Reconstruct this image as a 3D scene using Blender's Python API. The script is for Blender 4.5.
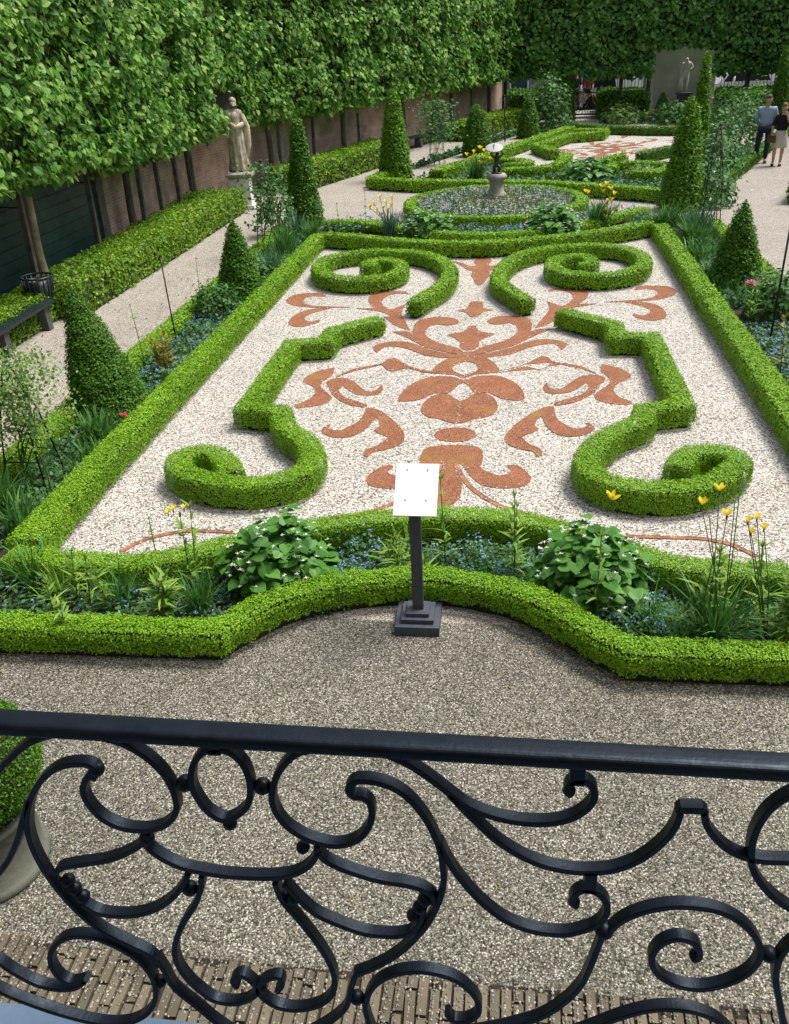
import bpy, math, random
import numpy as np
from mathutils import Vector, Matrix
random.seed(7); rng = np.random.default_rng(11)
R = math.radians
for o in list(bpy.data.objects): bpy.data.objects.remove(o)
S = bpy.context.scene
# ------------------------------------------------------------ camera
CH = 3.83; F = 872.2
fw = np.array([-0.13095107, 0.86579311, -0.48296387])
rt = np.array([0.99114199, 0.12520329, -0.04429101])
up = np.array([-0.02212182, 0.48448573, 0.87451941])
cd = bpy.data.cameras.new('camera'); cam = bpy.data.objects.new('camera', cd); S.collection.objects.link(cam)
M4 = Matrix((( rt[0], up[0], -fw[0], 0), (rt[1], up[1], -fw[1], 0), (rt[2], up[2], -fw[2], CH), (0, 0, 0, 1)))
cam.matrix_world = M4
cd.sensor_fit = 'VERTICAL'; cd.sensor_height = 36; cd.lens = 36 * F / 1024
cd.clip_start = 0.05; cd.clip_end = 2000
S.camera = cam
# ------------------------------------------------------------ light
SUN_DIR = Vector((0.66, 0.34, 1.45)).normalized()
W = bpy.data.worlds.new('World'); S.world = W; W.use_nodes = True
wn = W.node_tree.nodes; wl = W.node_tree.links
bg = wn['Background']; sky = wn.new('ShaderNodeTexSky'); sky.sky_type = 'NISHITA'; sky.sun_disc = False
sky.sun_elevation = math.asin(SUN_DIR.z); sky.sun_rotation = math.atan2(SUN_DIR.x, SUN_DIR.y)
sky.air_density = 1.0; sky.dust_density = 4.0; sky.ozone_density = 1.0
hs = wn.new('ShaderNodeHueSaturation'); hs.inputs['Saturation'].default_value = 0.6
wl.new(sky.outputs[0], hs.inputs['Color']); wl.new(hs.outputs[0], bg.inputs[0]); bg.inputs[1].default_value = 0.135
sd = bpy.data.lights.new('sun', 'SUN'); sd.energy = 3.1; sd.angle = R(22); sd.color = (1, .96, .88)
sun = bpy.data.objects.new('sun', sd); S.collection.objects.link(sun)
sun.rotation_euler = SUN_DIR.to_track_quat('Z', 'Y').to_euler()
S.view_settings.view_transform = 'Standard'; S.view_settings.look = 'None'
S.view_settings.exposure = 0.36; S.view_settings.gamma = 1
try: S.view_settings.use_curve_mapping = False
except Exception: pass

# ------------------------------------------------------------ helpers
def G(x, y, z=0.0):
    """point of height z seen at photo position x, y (used once, to survey the plan)"""
    d = fw * F + rt * (x - 394.5) - up * (y - 512)
    s = (z - CH) / d[2]
    return np.array([d[0] * s, d[1] * s])
def GL(pts, z=0.0): return [G(x, y, z) for x, y in pts]

MATS = {}
def nodes(m):
    m.use_nodes = True; return m.node_tree.nodes, m.node_tree.links
def ramp(n, stops):
    r = n.new('ShaderNodeValToRGB'); e = r.color_ramp.elements
    while len(e) < len(stops): e.new(.5)
    for i, (p, c) in enumerate(stops): e[i].position = p; e[i].color = (*c, 1)
    return r
def leaf_mat(name, cols, trans=.3, rough=.5, nscale=3.0, patch=.35):
    m = bpy.data.materials.new(name); n, l = nodes(m); b = n['Principled BSDF']; out = n['Material Output']
    g = n.new('ShaderNodeNewGeometry')
    t = n.new('ShaderNodeTexCoord'); no = n.new('ShaderNodeTexNoise'); no.inputs['Scale'].default_value = nscale; no.inputs['Detail'].default_value = 3
    l.new(t.outputs['Object'], no.inputs['Vector'])
    a = n.new('ShaderNodeMath'); a.operation = 'MULTIPLY_ADD'; a.inputs[1].default_value = patch * 2; a.inputs[2].default_value = -patch
    l.new(no.outputs[0], a.inputs[0])
    s = n.new('ShaderNodeMath'); s.operation = 'ADD'; s.use_clamp = True
    l.new(a.outputs[0], s.inputs[0]); l.new(g.outputs['Random Per Island'], s.inputs[1])
    k = len(cols); r = ramp(n, [(i / (k - 1), c) for i, c in enumerate(cols)])
    l.new(s.outputs[0], r.inputs[0]); l.new(r.outputs[0], b.inputs['Base Color'])
    b.inputs['Roughness'].default_value = rough; b.inputs['Specular IOR Level'].default_value = .22
    tr = n.new('ShaderNodeBsdfTranslucent'); l.new(r.outputs[0], tr.inputs[0])
    mx = n.new('ShaderNodeMixShader'); mx.inputs[0].default_value = trans
    l.new(b.outputs[0], mx.inputs[1]); l.new(tr.outputs[0], mx.inputs[2]); l.new(mx.outputs[0], out.inputs[0])
    MATS[name] = m; return m
def solid(name, c, rough=.6, metal=0, var=.25, scale=8, bump=.0, c2=None, coat=0, spec=.5):
    m = bpy.data.materials.new(name); n, l = nodes(m); b = n['Principled BSDF']
    t = n.new('ShaderNodeTexCoord'); no = n.new('ShaderNodeTexNoise'); no.inputs['Scale'].default_value = scale; no.inputs['Detail'].default_value = 6
    l.new(t.outputs['Object'], no.inputs['Vector'])
    lo = c2 if c2 else tuple(v * (1 - var) for v in c); hi = tuple(min(1, v * (1 + var)) for v in c)
    r = ramp(n, [(.3, lo), (.7, hi)]); l.new(no.outputs[0], r.inputs[0]); l.new(r.outputs[0], b.inputs['Base Color'])
    b.inputs['Roughness'].default_value = rough; b.inputs['Metallic'].default_value = metal
    b.inputs['Coat Weight'].default_value = coat; b.inputs['Specular IOR Level'].default_value = spec
    if bump:
        bp = n.new('ShaderNodeBump'); bp.inputs['Strength'].default_value = bump; bp.inputs['Distance'].default_value = .01
        n2 = n.new('ShaderNodeTexNoise'); n2.inputs['Scale'].default_value = scale * 6; n2.inputs['Detail'].default_value = 5
        l.new(t.outputs['Object'], n2.inputs['Vector']); l.new(n2.outputs[0], bp.inputs['Height']); l.new(bp.outputs[0], b.inputs['Normal'])
    MATS[name] = m; return m
def gravel(name, scale, stops, patch=(.82, 1.08), pscale=.7, bump=.8):
    m = bpy.data.materials.new(name); n, l = nodes(m); b = n['Principled BSDF']
    t = n.new('ShaderNodeTexCoord')
    wp = n.new('ShaderNodeTexNoise'); wp.inputs['Scale'].default_value = scale * .6
    v = n.new('ShaderNodeTexVoronoi'); v.inputs['Scale'].default_value = scale; v.inputs['Randomness'].default_value = 1
    l.new(t.outputs['Object'], v.inputs['Vector'])
    sp = n.new('ShaderNodeSeparateColor'); l.new(v.outputs['Color'], sp.inputs[0])
    r = ramp(n, stops); l.new(sp.outputs[0], r.inputs[0])
    e = n.new('ShaderNodeMapRange'); e.inputs[1].default_value = .3; e.inputs[2].default_value = .75; e.inputs[3].default_value = 1; e.inputs[4].default_value = .3
    l.new(v.outputs['Distance'], e.inputs[0])
    mu = n.new('ShaderNodeMix'); mu.data_type = 'RGBA'; mu.blend_type = 'MULTIPLY'; mu.inputs[0].default_value = 1
    l.new(r.outputs[0], mu.inputs[6]); l.new(e.outputs[0], mu.inputs[7])
    no = n.new('ShaderNodeTexNoise'); no.inputs['Scale'].default_value = pscale; no.inputs['Detail'].default_value = 7; no.inputs['Roughness'].default_value = .65
    l.new(t.outputs['Object'], no.inputs['Vector'])
    e2 = n.new('ShaderNodeMapRange'); e2.inputs[1].default_value = .3; e2.inputs[2].default_value = .7; e2.inputs[3].default_value = patch[0]; e2.inputs[4].default_value = patch[1]
    l.new(no.outputs[0], e2.inputs[0])
    m2 = n.new('ShaderNodeMix'); m2.data_type = 'RGBA'; m2.blend_type = 'MULTIPLY'; m2.inputs[0].default_value = 1
    l.new(mu.outputs[2], m2.inputs[6]); l.new(e2.outputs[0], m2.inputs[7]); l.new(m2.outputs[2], b.inputs['Base Color'])
    b.inputs['Roughness'].default_value = .85; b.inputs['Specular IOR Level'].default_value = .3
    bp = n.new('ShaderNodeBump'); bp.inputs['Strength'].default_value = bump; bp.inputs['Distance'].default_value = .6 / scale; bp.invert = True
    l.new(v.outputs['Distance'], bp.inputs['Height']); l.new(bp.outputs[0], b.inputs['Normal'])
    MATS[name] = m; return m
def brick_mat(name, c1, c2, mortar, sc=1.0):
    m = bpy.data.materials.new(name); n, l = nodes(m); b = n['Principled BSDF']
    t = n.new('ShaderNodeTexCoord'); br = n.new('ShaderNodeTexBrick')
    br.inputs['Scale'].default_value = sc; br.inputs['Brick Width'].default_value = .21; br.inputs['Row Height'].default_value = .062
    br.inputs['Mortar Size'].default_value = .006; br.inputs['Color1'].default_value = (*c1, 1); br.inputs['Color2'].default_value = (*c2, 1); br.inputs['Mortar'].default_value = (*mortar, 1)
    l.new(t.outputs['UV'], br.inputs['Vector'])
    no = n.new('ShaderNodeTexNoise'); no.inputs['Scale'].default_value = 2.5; no.inputs['Detail'].default_value = 8; l.new(t.outputs['Object'], no.inputs['Vector'])
    mr = n.new('ShaderNodeMapRange'); mr.inputs[1].default_value = .3; mr.inputs[2].default_value = .7; mr.inputs[3].default_value = .6; mr.inputs[4].default_value = 1.25
    l.new(no.outputs[0], mr.inputs[0])
    mu = n.new('ShaderNodeMix'); mu.data_type = 'RGBA'; mu.blend_type = 'MULTIPLY'; mu.inputs[0].default_value = 1
    l.new(br.outputs[0], mu.inputs[6]); l.new(mr.outputs[0], mu.inputs[7]); l.new(mu.outputs[2], b.inputs['Base Color'])
    b.inputs['Roughness'].default_value = .9
    bp = n.new('ShaderNodeBump'); bp.inputs['Strength'].default_value = .5; bp.inputs['Distance'].default_value = .01; bp.invert = True
    l.new(br.outputs['Fac'], bp.inputs['Height']); l.new(bp.outputs[0], b.inputs['Normal'])
    MATS[name] = m; return m

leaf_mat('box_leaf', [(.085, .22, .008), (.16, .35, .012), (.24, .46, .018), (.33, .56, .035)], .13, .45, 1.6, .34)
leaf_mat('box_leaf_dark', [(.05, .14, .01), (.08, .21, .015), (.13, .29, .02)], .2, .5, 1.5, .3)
leaf_mat('privet_leaf', [(.09, .21, .012), (.15, .32, .018), (.22, .42, .03), (.36, .48, .06)], .3, .45, 1.2, .3)
leaf_mat('yew_leaf', [(.05, .14, .014), (.085, .22, .02), (.14, .30, .03)], .2, .5, 2.0, .3)
leaf_mat('yew_leaf_light', [(.08, .21, .012), (.14, .32, .02), (.22, .42, .03)], .25, .5, 2.0, .3)
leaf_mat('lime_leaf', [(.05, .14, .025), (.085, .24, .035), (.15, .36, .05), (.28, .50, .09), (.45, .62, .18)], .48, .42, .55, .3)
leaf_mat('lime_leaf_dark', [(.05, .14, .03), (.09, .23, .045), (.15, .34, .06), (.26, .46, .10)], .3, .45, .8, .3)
leaf_mat('rose_leaf', [(.04, .12, .03), (.075, .19, .05), (.13, .28, .07)], .25, .5, 3, .3)
leaf_mat('pale_leaf', [(.11, .22, .05), (.19, .34, .07), (.32, .44, .15)], .3, .5, 3, .3)
leaf_mat('broad_leaf', [(.06, .18, .03), (.09, .26, .04), (.14, .34, .06)], .3, .4, 3, .3)
leaf_mat('blade_leaf', [(.05, .15, .03), (.09, .24, .05), (.15, .33, .08)], .25, .45, 3, .2)
leaf_mat('blue_blade_leaf', [(.06, .14, .08), (.10, .20, .12), (.17, .28, .19)], .2, .5, 3, .2)
leaf_mat('lily_leaf', [(.15, .32, .04), (.24, .42, .06), (.36, .50, .12)], .3, .45, 3, .2)
leaf_mat('gold_leaf', [(.22, .26, .03), (.38, .34, .06), (.48, .30, .08)], .3, .5, 3, .2)
leaf_mat('cover_leaf', [(.05, .13, .04), (.08, .20, .07), (.15, .28, .12)], .25, .5, 2, .3)
leaf_mat('blue_flower', [(.10, .20, .58), (.2, .34, .75), (.42, .55, .85)], .2, .6)
leaf_mat('white_flower', [(.7, .7, .7), (.82, .82, .8)], .3, .6)
leaf_mat('purple_flower', [(.18, .13, .35), (.34, .28, .52), (.55, .5, .68), (.8, .8, .8)], .2, .6)
leaf_mat('yellow_flower', [(.85, .62, .02), (.95, .80, .06)], .35, .5)
leaf_mat('pink_flower', [(.7, .08, .3), (.8, .2, .45)], .3, .5)
leaf_mat('red_flower', [(.6, .02, .08), (.7, .08, .15)], .3, .5)
solid('hedge_core', (.022, .032, .012), .95, var=.5, scale=30)
solid('bark', (.10, .082, .06), .9, var=.4, scale=6, bump=.8)
solid('bark_light', (.36, .28, .19), .9, var=.4, scale=6, bump=.8)
solid('weathered_wood', (.11, .10, .085), .85, var=.4, scale=9, bump=.5)
solid('stem', (.07, .15, .04), .6)
solid('soil', (.035, .026, .018), .98, var=.5, scale=14, bump=1)
m_i = solid('iron', (.0025, .0032, .006), .40, var=.3, scale=20, bump=.08, coat=0, spec=.36); m_i.node_tree.nodes['Principled BSDF'].inputs['Specular Tint'].default_value = (.62, .8, 1, 1)
solid('iron_matt', (.012, .014, .015), .5, var=.3, scale=20)
solid('sign_grey', (.055, .066, .09), .55, var=.2, scale=25, bump=.1)
solid('sign_white', (.90, .90, .90), .35, var=.02, scale=4)
solid('screw', (.35, .35, .34), .4, .6)
solid('faint_print', (.62, .62, .62), .5)
solid('corten', (.30, .12, .06), .8, var=.5, scale=12, bump=.3, c2=(.13, .06, .035))
solid('stone_slab', (.075, .12, .19), .6, var=.2, scale=5, bump=.2)
solid('sandstone', (.52, .45, .33), .9, var=.3, scale=7, bump=.6, c2=(.24, .21, .16))
solid('stone_grey', (.36, .34, .30), .9, var=.25, scale=7, bump=.5, c2=(.20, .19, .16))
solid('stone_pale', (.78, .76, .70), .85, var=.2, scale=8, bump=.5, c2=(.52, .50, .46))
solid('plinth_dark', (.07, .07, .07), .8, var=.3, scale=8)
solid('render_wall', (.50, .52, .46), .9, var=.15, scale=1.5, bump=.2)
solid('cement', (.115, .12, .095), .85, var=.25, scale=5, bump=.4)
solid('bronze', (.05, .055, .045), .5, .4, var=.4, scale=12)
solid('dial_white', (.42, .41, .38), .5, var=.08)
solid('dark_green_paint', (.022, .055, .055), .45, var=.3, scale=4)
solid('bench_green', (.008, .02, .022), .4, var=.3, scale=8)
solid('skin_tone', (.55, .33, .24), .6, var=.05)
solid('hair_grey', (.10, .08, .065), .8, var=.3, scale=40)
solid('hair_fair', (.26, .16, .08), .8, var=.3, scale=40)
solid('shirt_blue', (.33, .42, .58), .85, var=.1, scale=12, bump=.3)
solid('jeans', (.012, .022, .045), .85, var=.3, scale=14, bump=.3)
solid('black_cloth', (.008, .008, .010), .9, var=.3)
solid('skirt_cream', (.62, .57, .48), .85, var=.08, scale=10, bump=.3)
solid('leather_brown', (.10, .04, .02), .5, var=.3)
solid('asphalt', (.05, .05, .052), .9, var=.25, scale=3, bump=.4)
solid('car_white', (.75, .77, .8), .3, var=.02, coat=.6)
solid('car_teal', (.05, .25, .27), .3, var=.05, coat=.6)
solid('car_dark', (.03, .035, .045), .3, var=.05, coat=.6)
solid('glass_dark', (.02, .025, .03), .08, var=.05)
solid('rubber', (.01, .01, .01), .8)
solid('red_paint', (.5, .03, .03), .4)
solid('orange_paint', (.6, .2, .04), .4)
solid('white_paint', (.8, .8, .8), .4, var=.03)
solid('facade_cream', (.45, .40, .32), .9, var=.1, scale=2)
n, l = nodes(m_i); b_ = n['Principled BSDF']; tc_ = n.new('ShaderNodeTexCoord'); nz_ = n.new('ShaderNodeTexNoise'); nz_.inputs['Scale'].default_value = 34; nz_.inputs['Detail'].default_value = 8
l.new(tc_.outputs['Object'], nz_.inputs['Vector']); mr_ = n.new('ShaderNodeMapRange'); mr_.inputs[1].default_value = .35; mr_.inputs[2].default_value = .7; mr_.inputs[3].default_value = .37; mr_.inputs[4].default_value = .55; l.new(nz_.outputs[0], mr_.inputs[0]); l.new(mr_.outputs[0], b_.inputs['Roughness'])
rs_ = ramp(n, [(.72, (0, 0, 0)), (.78, (.6, .6, .6))]); l.new(nz_.outputs[0], rs_.inputs[0]); mx_ = n.new('ShaderNodeMix'); mx_.data_type = 'RGBA'; src_ = b_.inputs['Base Color'].links[0].from_socket
l.new(rs_.outputs[0], mx_.inputs[0]); l.new(src_, mx_.inputs[6]); mx_.inputs[7].default_value = (.035, .028, .022, 1); l.new(mx_.outputs[2], b_.inputs['Base Color'])
gravel('gravel_path', 95, [(0, (.16, .13, .10)), (.2, (.42, .36, .30)), (.6, (.60, .54, .47)), (1, (.80, .76, .71))], (.88, 1.06), .8, .8)
gravel('gravel_court', 125, [(0, (.03, .03, .024)), (.2, (.13, .125, .093)), (.6, (.275, .262, .208)), (.85, (.44, .42, .345)), (1, (.80, .77, .69))], (.74, 1.12), .9, 1.0)
gravel('gravel_white', 66, [(0, (.12, .10, .075)), (.14, (.36, .30, .235)), (.32, (.68, .62, .545)), (.65, (.85, .81, .75)), (1, (.96, .945, .92))], (.88, 1.05), .9, 1.0)
gravel('red_grit', 120, [(0, (.22, .075, .035)), (.4, (.41, .155, .075)), (1, (.58, .27, .155))], (.78, 1.08), 3.2, .5)
m = MATS['red_grit']; n, l = nodes(m); b_ = n['Principled BSDF']; src_ = b_.inputs['Base Color'].links[0].from_socket
no_ = n.new('ShaderNodeTexNoise'); no_.inputs['Scale'].default_value = 1.7; no_.inputs['Detail'].default_value = 6
tc_ = n.new('ShaderNodeTexCoord'); l.new(tc_.outputs['Object'], no_.inputs['Vector']); rm_ = ramp(n, [(.56, (0, 0, 0)), (.72, (.55, .55, .55))]); l.new(no_.outputs[0], rm_.inputs[0])
mx_ = n.new('ShaderNodeMix'); mx_.data_type = 'RGBA'; l.new(rm_.outputs[0], mx_.inputs[0]); l.new(src_, mx_.inputs[6]); mx_.inputs[7].default_value = (.30, .19, .045, 1); l.new(mx_.outputs[2], b_.inputs['Base Color'])
brick_mat('brick_old', (.56, .37, .28), (.44, .29, .22), (.56, .49, .42))
brick_mat('brick_house', (.16, .075, .05), (.20, .10, .06), (.30, .28, .25))
leaf_mat('pebble_white', [(.30, .26, .20), (.62, .57, .5), (.85, .82, .78)], 0, .9)
leaf_mat('dry_leaf', [(.12, .08, .03), (.25, .19, .06), (.20, .24, .06)], .1, .7)
leaf_mat('pebble', [(.10, .09, .07), (.30, .27, .22), (.55, .52, .46)], 0, .9)
m = solid('clinker', (.17, .145, .105), .85, var=.3, scale=4, bump=.5, c2=(.10, .085, .06))
n, l = nodes(m); g_ = n.new('ShaderNodeNewGeometry'); rr = ramp(n, [(0, (.055, .045, .028)), (.5, (.10, .085, .055)), (1, (.16, .135, .09))]); l.new(g_.outputs['Random Per Island'], rr.inputs[0])
mm = n.new('ShaderNodeMix'); mm.data_type = 'RGBA'; mm.blend_type = 'MIX'; mm.inputs[0].default_value = .6
old = n['Principled BSDF'].inputs['Base Color'].links[0].from_socket; l.new(old, mm.inputs[6]); l.new(rr.outputs[0], mm.inputs[7]); l.new(mm.outputs[2], n['Principled BSDF'].inputs['Base Color'])

def tag(o, label=None, cat=None, group=None, kind=None):
    if label: o['label'] = label
    if cat: o['category'] = cat
    if group: o['group'] = group
    if kind: o['kind'] = kind
    return o
def empty(name, loc, label, cat, group=None, rz=0):
    o = bpy.data.objects.new(name, None); S.collection.objects.link(o); o.location = loc; o.rotation_euler.z = rz
    o.empty_display_size = .1
    return tag(o, label, cat, group)
class MB:
    """collects faces of any size with material slots; links them as one object"""
    def __init__(s): s.V = []; s.F = []; s.nv = 0; s.mats = []
    def mi(s, m):
        if m not in s.mats: s.mats.append(m)
        return s.mats.index(m)
    def add(s, V, Fs, mat, smooth=False):
        V = np.asarray(V, float).reshape(-1, 3)
        if isinstance(Fs, np.ndarray):
            k = Fs.shape[1]; s.F.append((Fs.astype(np.int64).ravel() + s.nv, np.full(len(Fs), k), s.mi(mat), smooth))
        else:
            fl = [i for f in Fs for i in f]; s.F.append((np.array(fl, np.int64) + s.nv, np.array([len(f) for f in Fs]), s.mi(mat), smooth))
        s.V.append(V); s.nv += len(V)
    def box(s, c, d, mat, rz=0, top=1.0):
        x, y, z = d[0] / 2, d[1] / 2, d[2] / 2
        v = np.array([[-x, -y, -z], [x, -y, -z], [x, y, -z], [-x, y, -z], [-x * top, -y * top, z], [x * top, -y * top, z], [x * top, y * top, z], [-x * top, y * top, z]])
        cs, sn = math.cos(rz), math.sin(rz); w = v.copy(); w[:, 0] = v[:, 0] * cs - v[:, 1] * sn; w[:, 1] = v[:, 0] * sn + v[:, 1] * cs
        s.add(w + np.array(c), [(3, 2, 1, 0), (4, 5, 6, 7), (0, 1, 5, 4), (1, 2, 6, 5), (2, 3, 7, 6), (3, 0, 4, 7)], mat)
    def lathe(s, prof, mat, c=(0, 0, 0), n=24, sx=1, sy=1, fn=None, rz=0):
        V = []
        for r, z in prof:
            for i in range(n):
                a = 2 * math.pi * i / n + rz; k = fn(a, z) if fn else 1
                V.append((c[0] + r * k * math.cos(a) * sx, c[1] + r * k * math.sin(a) * sy, c[2] + z))
        Fs = [(j * n + i, j * n + (i + 1) % n, (j + 1) * n + (i + 1) % n, (j + 1) * n + i) for j in range(len(prof) - 1) for i in range(n)]
        Fs.append(tuple(range(n))[::-1]); Fs.append(tuple((len(prof) - 1) * n + i for i in range(n)))
        s.add(V, Fs, mat, n > 8)
    def tube(s, pts, rad, mat, n=8, cap=True):
        P = [Vector(p) for p in pts]; m = len(P); rad = rad if hasattr(rad, '__len__') else [rad] * m
        V = []; prev = None
        for i, p in enumerate(P):
            t = (P[min(i + 1, m - 1)] - P[max(i - 1, 0)]).normalized()
            if prev is None: a = t.orthogonal().normalized()
            else:
                a = prev - t * prev.dot(t); a = a.normalized() if a.length > 1e-6 else t.orthogonal().normalized()
            prev = a; b = t.cross(a)
            for k in range(n):
                q = 2 * math.pi * k / n; V.append(p + (a * math.cos(q) + b * math.sin(q)) * rad[i])
        Fs = [(j * n + i, j * n + (i + 1) % n, (j + 1) * n + (i + 1) % n, (j + 1) * n + i) for j in range(m - 1) for i in range(n)]
        if cap: Fs += [tuple(range(n))[::-1], tuple((m - 1) * n + i for i in range(n))]
        s.add([tuple(v) for v in V], Fs, mat, True)
    def ball(s, c, r, mat, n=12, sz=1):
        prof = [(max(.001, r * math.sin(math.pi * j / 8)), -r * sz * math.cos(math.pi * j / 8)) for j in range(9)]
        s.lathe(prof, mat, c, n)
    def build(s, name, parent=None, **kw):
        me = bpy.data.meshes.new(name); V = np.concatenate(s.V) if s.V else np.zeros((0, 3))
        if parent is not None and not kw.get('local'):
            V = V - np.array(parent.location)
            rz = parent.rotation_euler.z
            if rz:
                c, sn = math.cos(-rz), math.sin(-rz); W_ = V.copy(); W_[:, 0] = V[:, 0] * c - V[:, 1] * sn; W_[:, 1] = V[:, 0] * sn + V[:, 1] * c; V = W_
        me.vertices.add(len(V)); me.vertices.foreach_set('co', V.astype(np.float32).ravel())
        lo = np.concatenate([f[0] for f in s.F]); ns = np.concatenate([f[1] for f in s.F])
        mi = np.concatenate([np.full(len(f[1]), f[2]) for f in s.F]); sm = np.concatenate([np.full(len(f[1]), f[3]) for f in s.F])
        me.loops.add(len(lo)); me.loops.foreach_set('vertex_index', lo.astype(np.int32))
        me.polygons.add(len(ns)); st = np.concatenate([[0], np.cumsum(ns)[:-1]])
        me.polygons.foreach_set('loop_start', st.astype(np.int32)); me.polygons.foreach_set('loop_total', ns.astype(np.int32))
        me.polygons.foreach_set('material_index', mi.astype(np.int32)); me.polygons.foreach_set('use_smooth', sm.astype(bool))
        for m in s.mats: me.materials.append(MATS[m])
        me.update(calc_edges=True); me.validate()
        o = bpy.data.objects.new(name, me); S.collection.objects.link(o)
        if parent is not None: o.parent = parent
        return o
def spline(P, n=8, closed=False):
    P = [np.array(p, float) for p in P]; out = []; m = len(P)
    rngi = range(m if closed else m - 1)
    for i in rngi:
        if closed: a, b, c, d = P[i - 1], P[i], P[(i + 1) % m], P[(i + 2) % m]
        else: a, b, c, d = P[max(i - 1, 0)], P[i], P[i + 1], P[min(i + 2, m - 1)]
        for k in range(n):
            t = k / n
            out.append(.5 * ((2 * b) + (c - a) * t + (2 * a - 5 * b + 4 * c - d) * t * t + (3 * b - a - 3 * c + d) * t ** 3))
    if not closed: out.append(P[-1])
    return out
def lump(P, f=1.0):
    x, y, z = P[:, 0] * f, P[:, 1] * f, P[:, 2] * f
    return (np.sin(x * 3.1 + y * 1.7 + 1.3 * z) + np.sin(y * 4.3 - z * 2.9 + x * .7 + 2) + np.sin(z * 5.3 + x * 2.3 - y * 1.1 + 4) + .6 * np.sin(x * 9.1 + z * 7.3) + .6 * np.sin(y * 8.7 - z * 6.1)) / 4.2
def unit(A): return A / np.maximum(np.linalg.norm(A, axis=1, keepdims=True), 1e-9)
SH = {'rhomb': ([(0, 0, 0), (.5, .32, .05), (1, 0, 0), (.5, -.32, .05)]),
      'oval': ([(0, 0, 0), (.3, .3, .04), (.75, .28, .04), (1, 0, 0), (.75, -.28, .04), (.3, -.3, .04)]),
      'heart': ([(.06, 0, 0), (-.06, .24, .05), (.14, .46, .08), (.5, .42, .04), (.8, .2, 0), (1.05, 0, -.06), (.8, -.2, 0), (.5, -.42, .04), (.14, -.46, .08), (-.06, -.24, .05)]),
      'needle': ([(0, .10, 0), (0, -.10, 0), (1, 0, 0)]),
      'petal': ([(0, .06, 0), (.4, .22, .05), (.8, .18, .0), (1, 0, -.05), (.8, -.18, 0), (.4, -.22, .05), (0, -.06, 0)])}
def leaves(mb, P, N, size, mat, shape='rhomb', rnd=.6, droop=None, tang=None):
    """one flat leaf per point, facing N with scatter; droop pulls tips down"""
    n = len(P)
    if n == 0: return
    N = unit(N + rng.normal(0, rnd, (n, 3)))
    T = rng.normal(0, 1, (n, 3)) if tang is None else tang + rng.normal(0, .25, (n, 3))
    if droop: T = T * (1 - droop) + np.array([0, 0, -1.0]) * droop * 2
    T = unit(T - N * np.sum(T * N, axis=1, keepdims=True)); B = np.cross(N, T)
    size = (size * rng.uniform(.7, 1.25, n)) if np.isscalar(size) else size
    t = np.array(SH[shape]); k = len(t)
    V = P[:, None, :] + size[:, None, None] * (T[:, None, :] * t[None, :, :1] + B[:, None, :] * t[None, :, 1:2] + N[:, None, :] * t[None, :, 2:3])
    mb.add(V.reshape(-1, 3), np.arange(n * k).reshape(n, k), mat)
def sample_quads(Q, cover, size):
    """Q (m,4,3): random points by area; leaf count from cover and leaf size"""
    Q = np.array(Q); a = Q[:, 1] - Q[:, 0]; b = Q[:, 3] - Q[:, 0]; c = Q[:, 2] - Q[:, 3]; d = Q[:, 2] - Q[:, 1]
    c1 = np.cross(a, b); c2 = np.cross(c, d); A = .5 * (np.linalg.norm(c1, axis=1) + np.linalg.norm(c2, axis=1))
    N = unit(c1 + c2); n = int(A.sum() * cover / (size * size * .42))
    idx = rng.choice(len(Q), n, p=A / A.sum()); u = rng.random((n, 1)); v = rng.random((n, 1)); q = Q[idx]
    P = (q[:, 0] * (1 - u) + q[:, 1] * u) * (1 - v) + (q[:, 3] * (1 - u) + q[:, 2] * u) * v
    return P, N[idx]
def dist_size(P, k=.0030, lo=.014, hi=.08):
    d = np.linalg.norm(np.array(P).mean(axis=0) - np.array([0, 0, CH])); return min(hi, max(lo, d * k))
def offset(path, w, closed=False):
    P = [np.array(p[:2], float) for p in path]; m = len(P); L, Rr = [], []
    for i in range(m):
        a = P[i] - P[i - 1] if (closed or i > 0) else P[1] - P[0]
        b = P[(i + 1) % m] - P[i] if (closed or i < m - 1) else P[-1] - P[-2]
        a = a / max(1e-9, np.linalg.norm(a)); b = b / max(1e-9, np.linalg.norm(b)); t = a + b; t /= max(1e-9, np.linalg.norm(t))
        nn = np.array([-t[1], t[0]]); na = np.array([-a[1], a[0]]); k = min(1.6, 1 / max(.3, nn @ na))
        L.append(P[i] + nn * w / 2 * k); Rr.append(P[i] - nn * w / 2 * k)
    return L, Rr
def densify(path, step, closed=False):
    out = []; m = len(path)
    for i in range(m if closed else m - 1):
        a = np.array(path[i][:2]); b = np.array(path[(i + 1) % m][:2]); n = max(1, int(round(np.linalg.norm(b - a) / step)))
        out += [a + (b - a) * k / n for k in range(n)]
    if not closed: out.append(np.array(path[-1][:2]))
    return out
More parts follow.
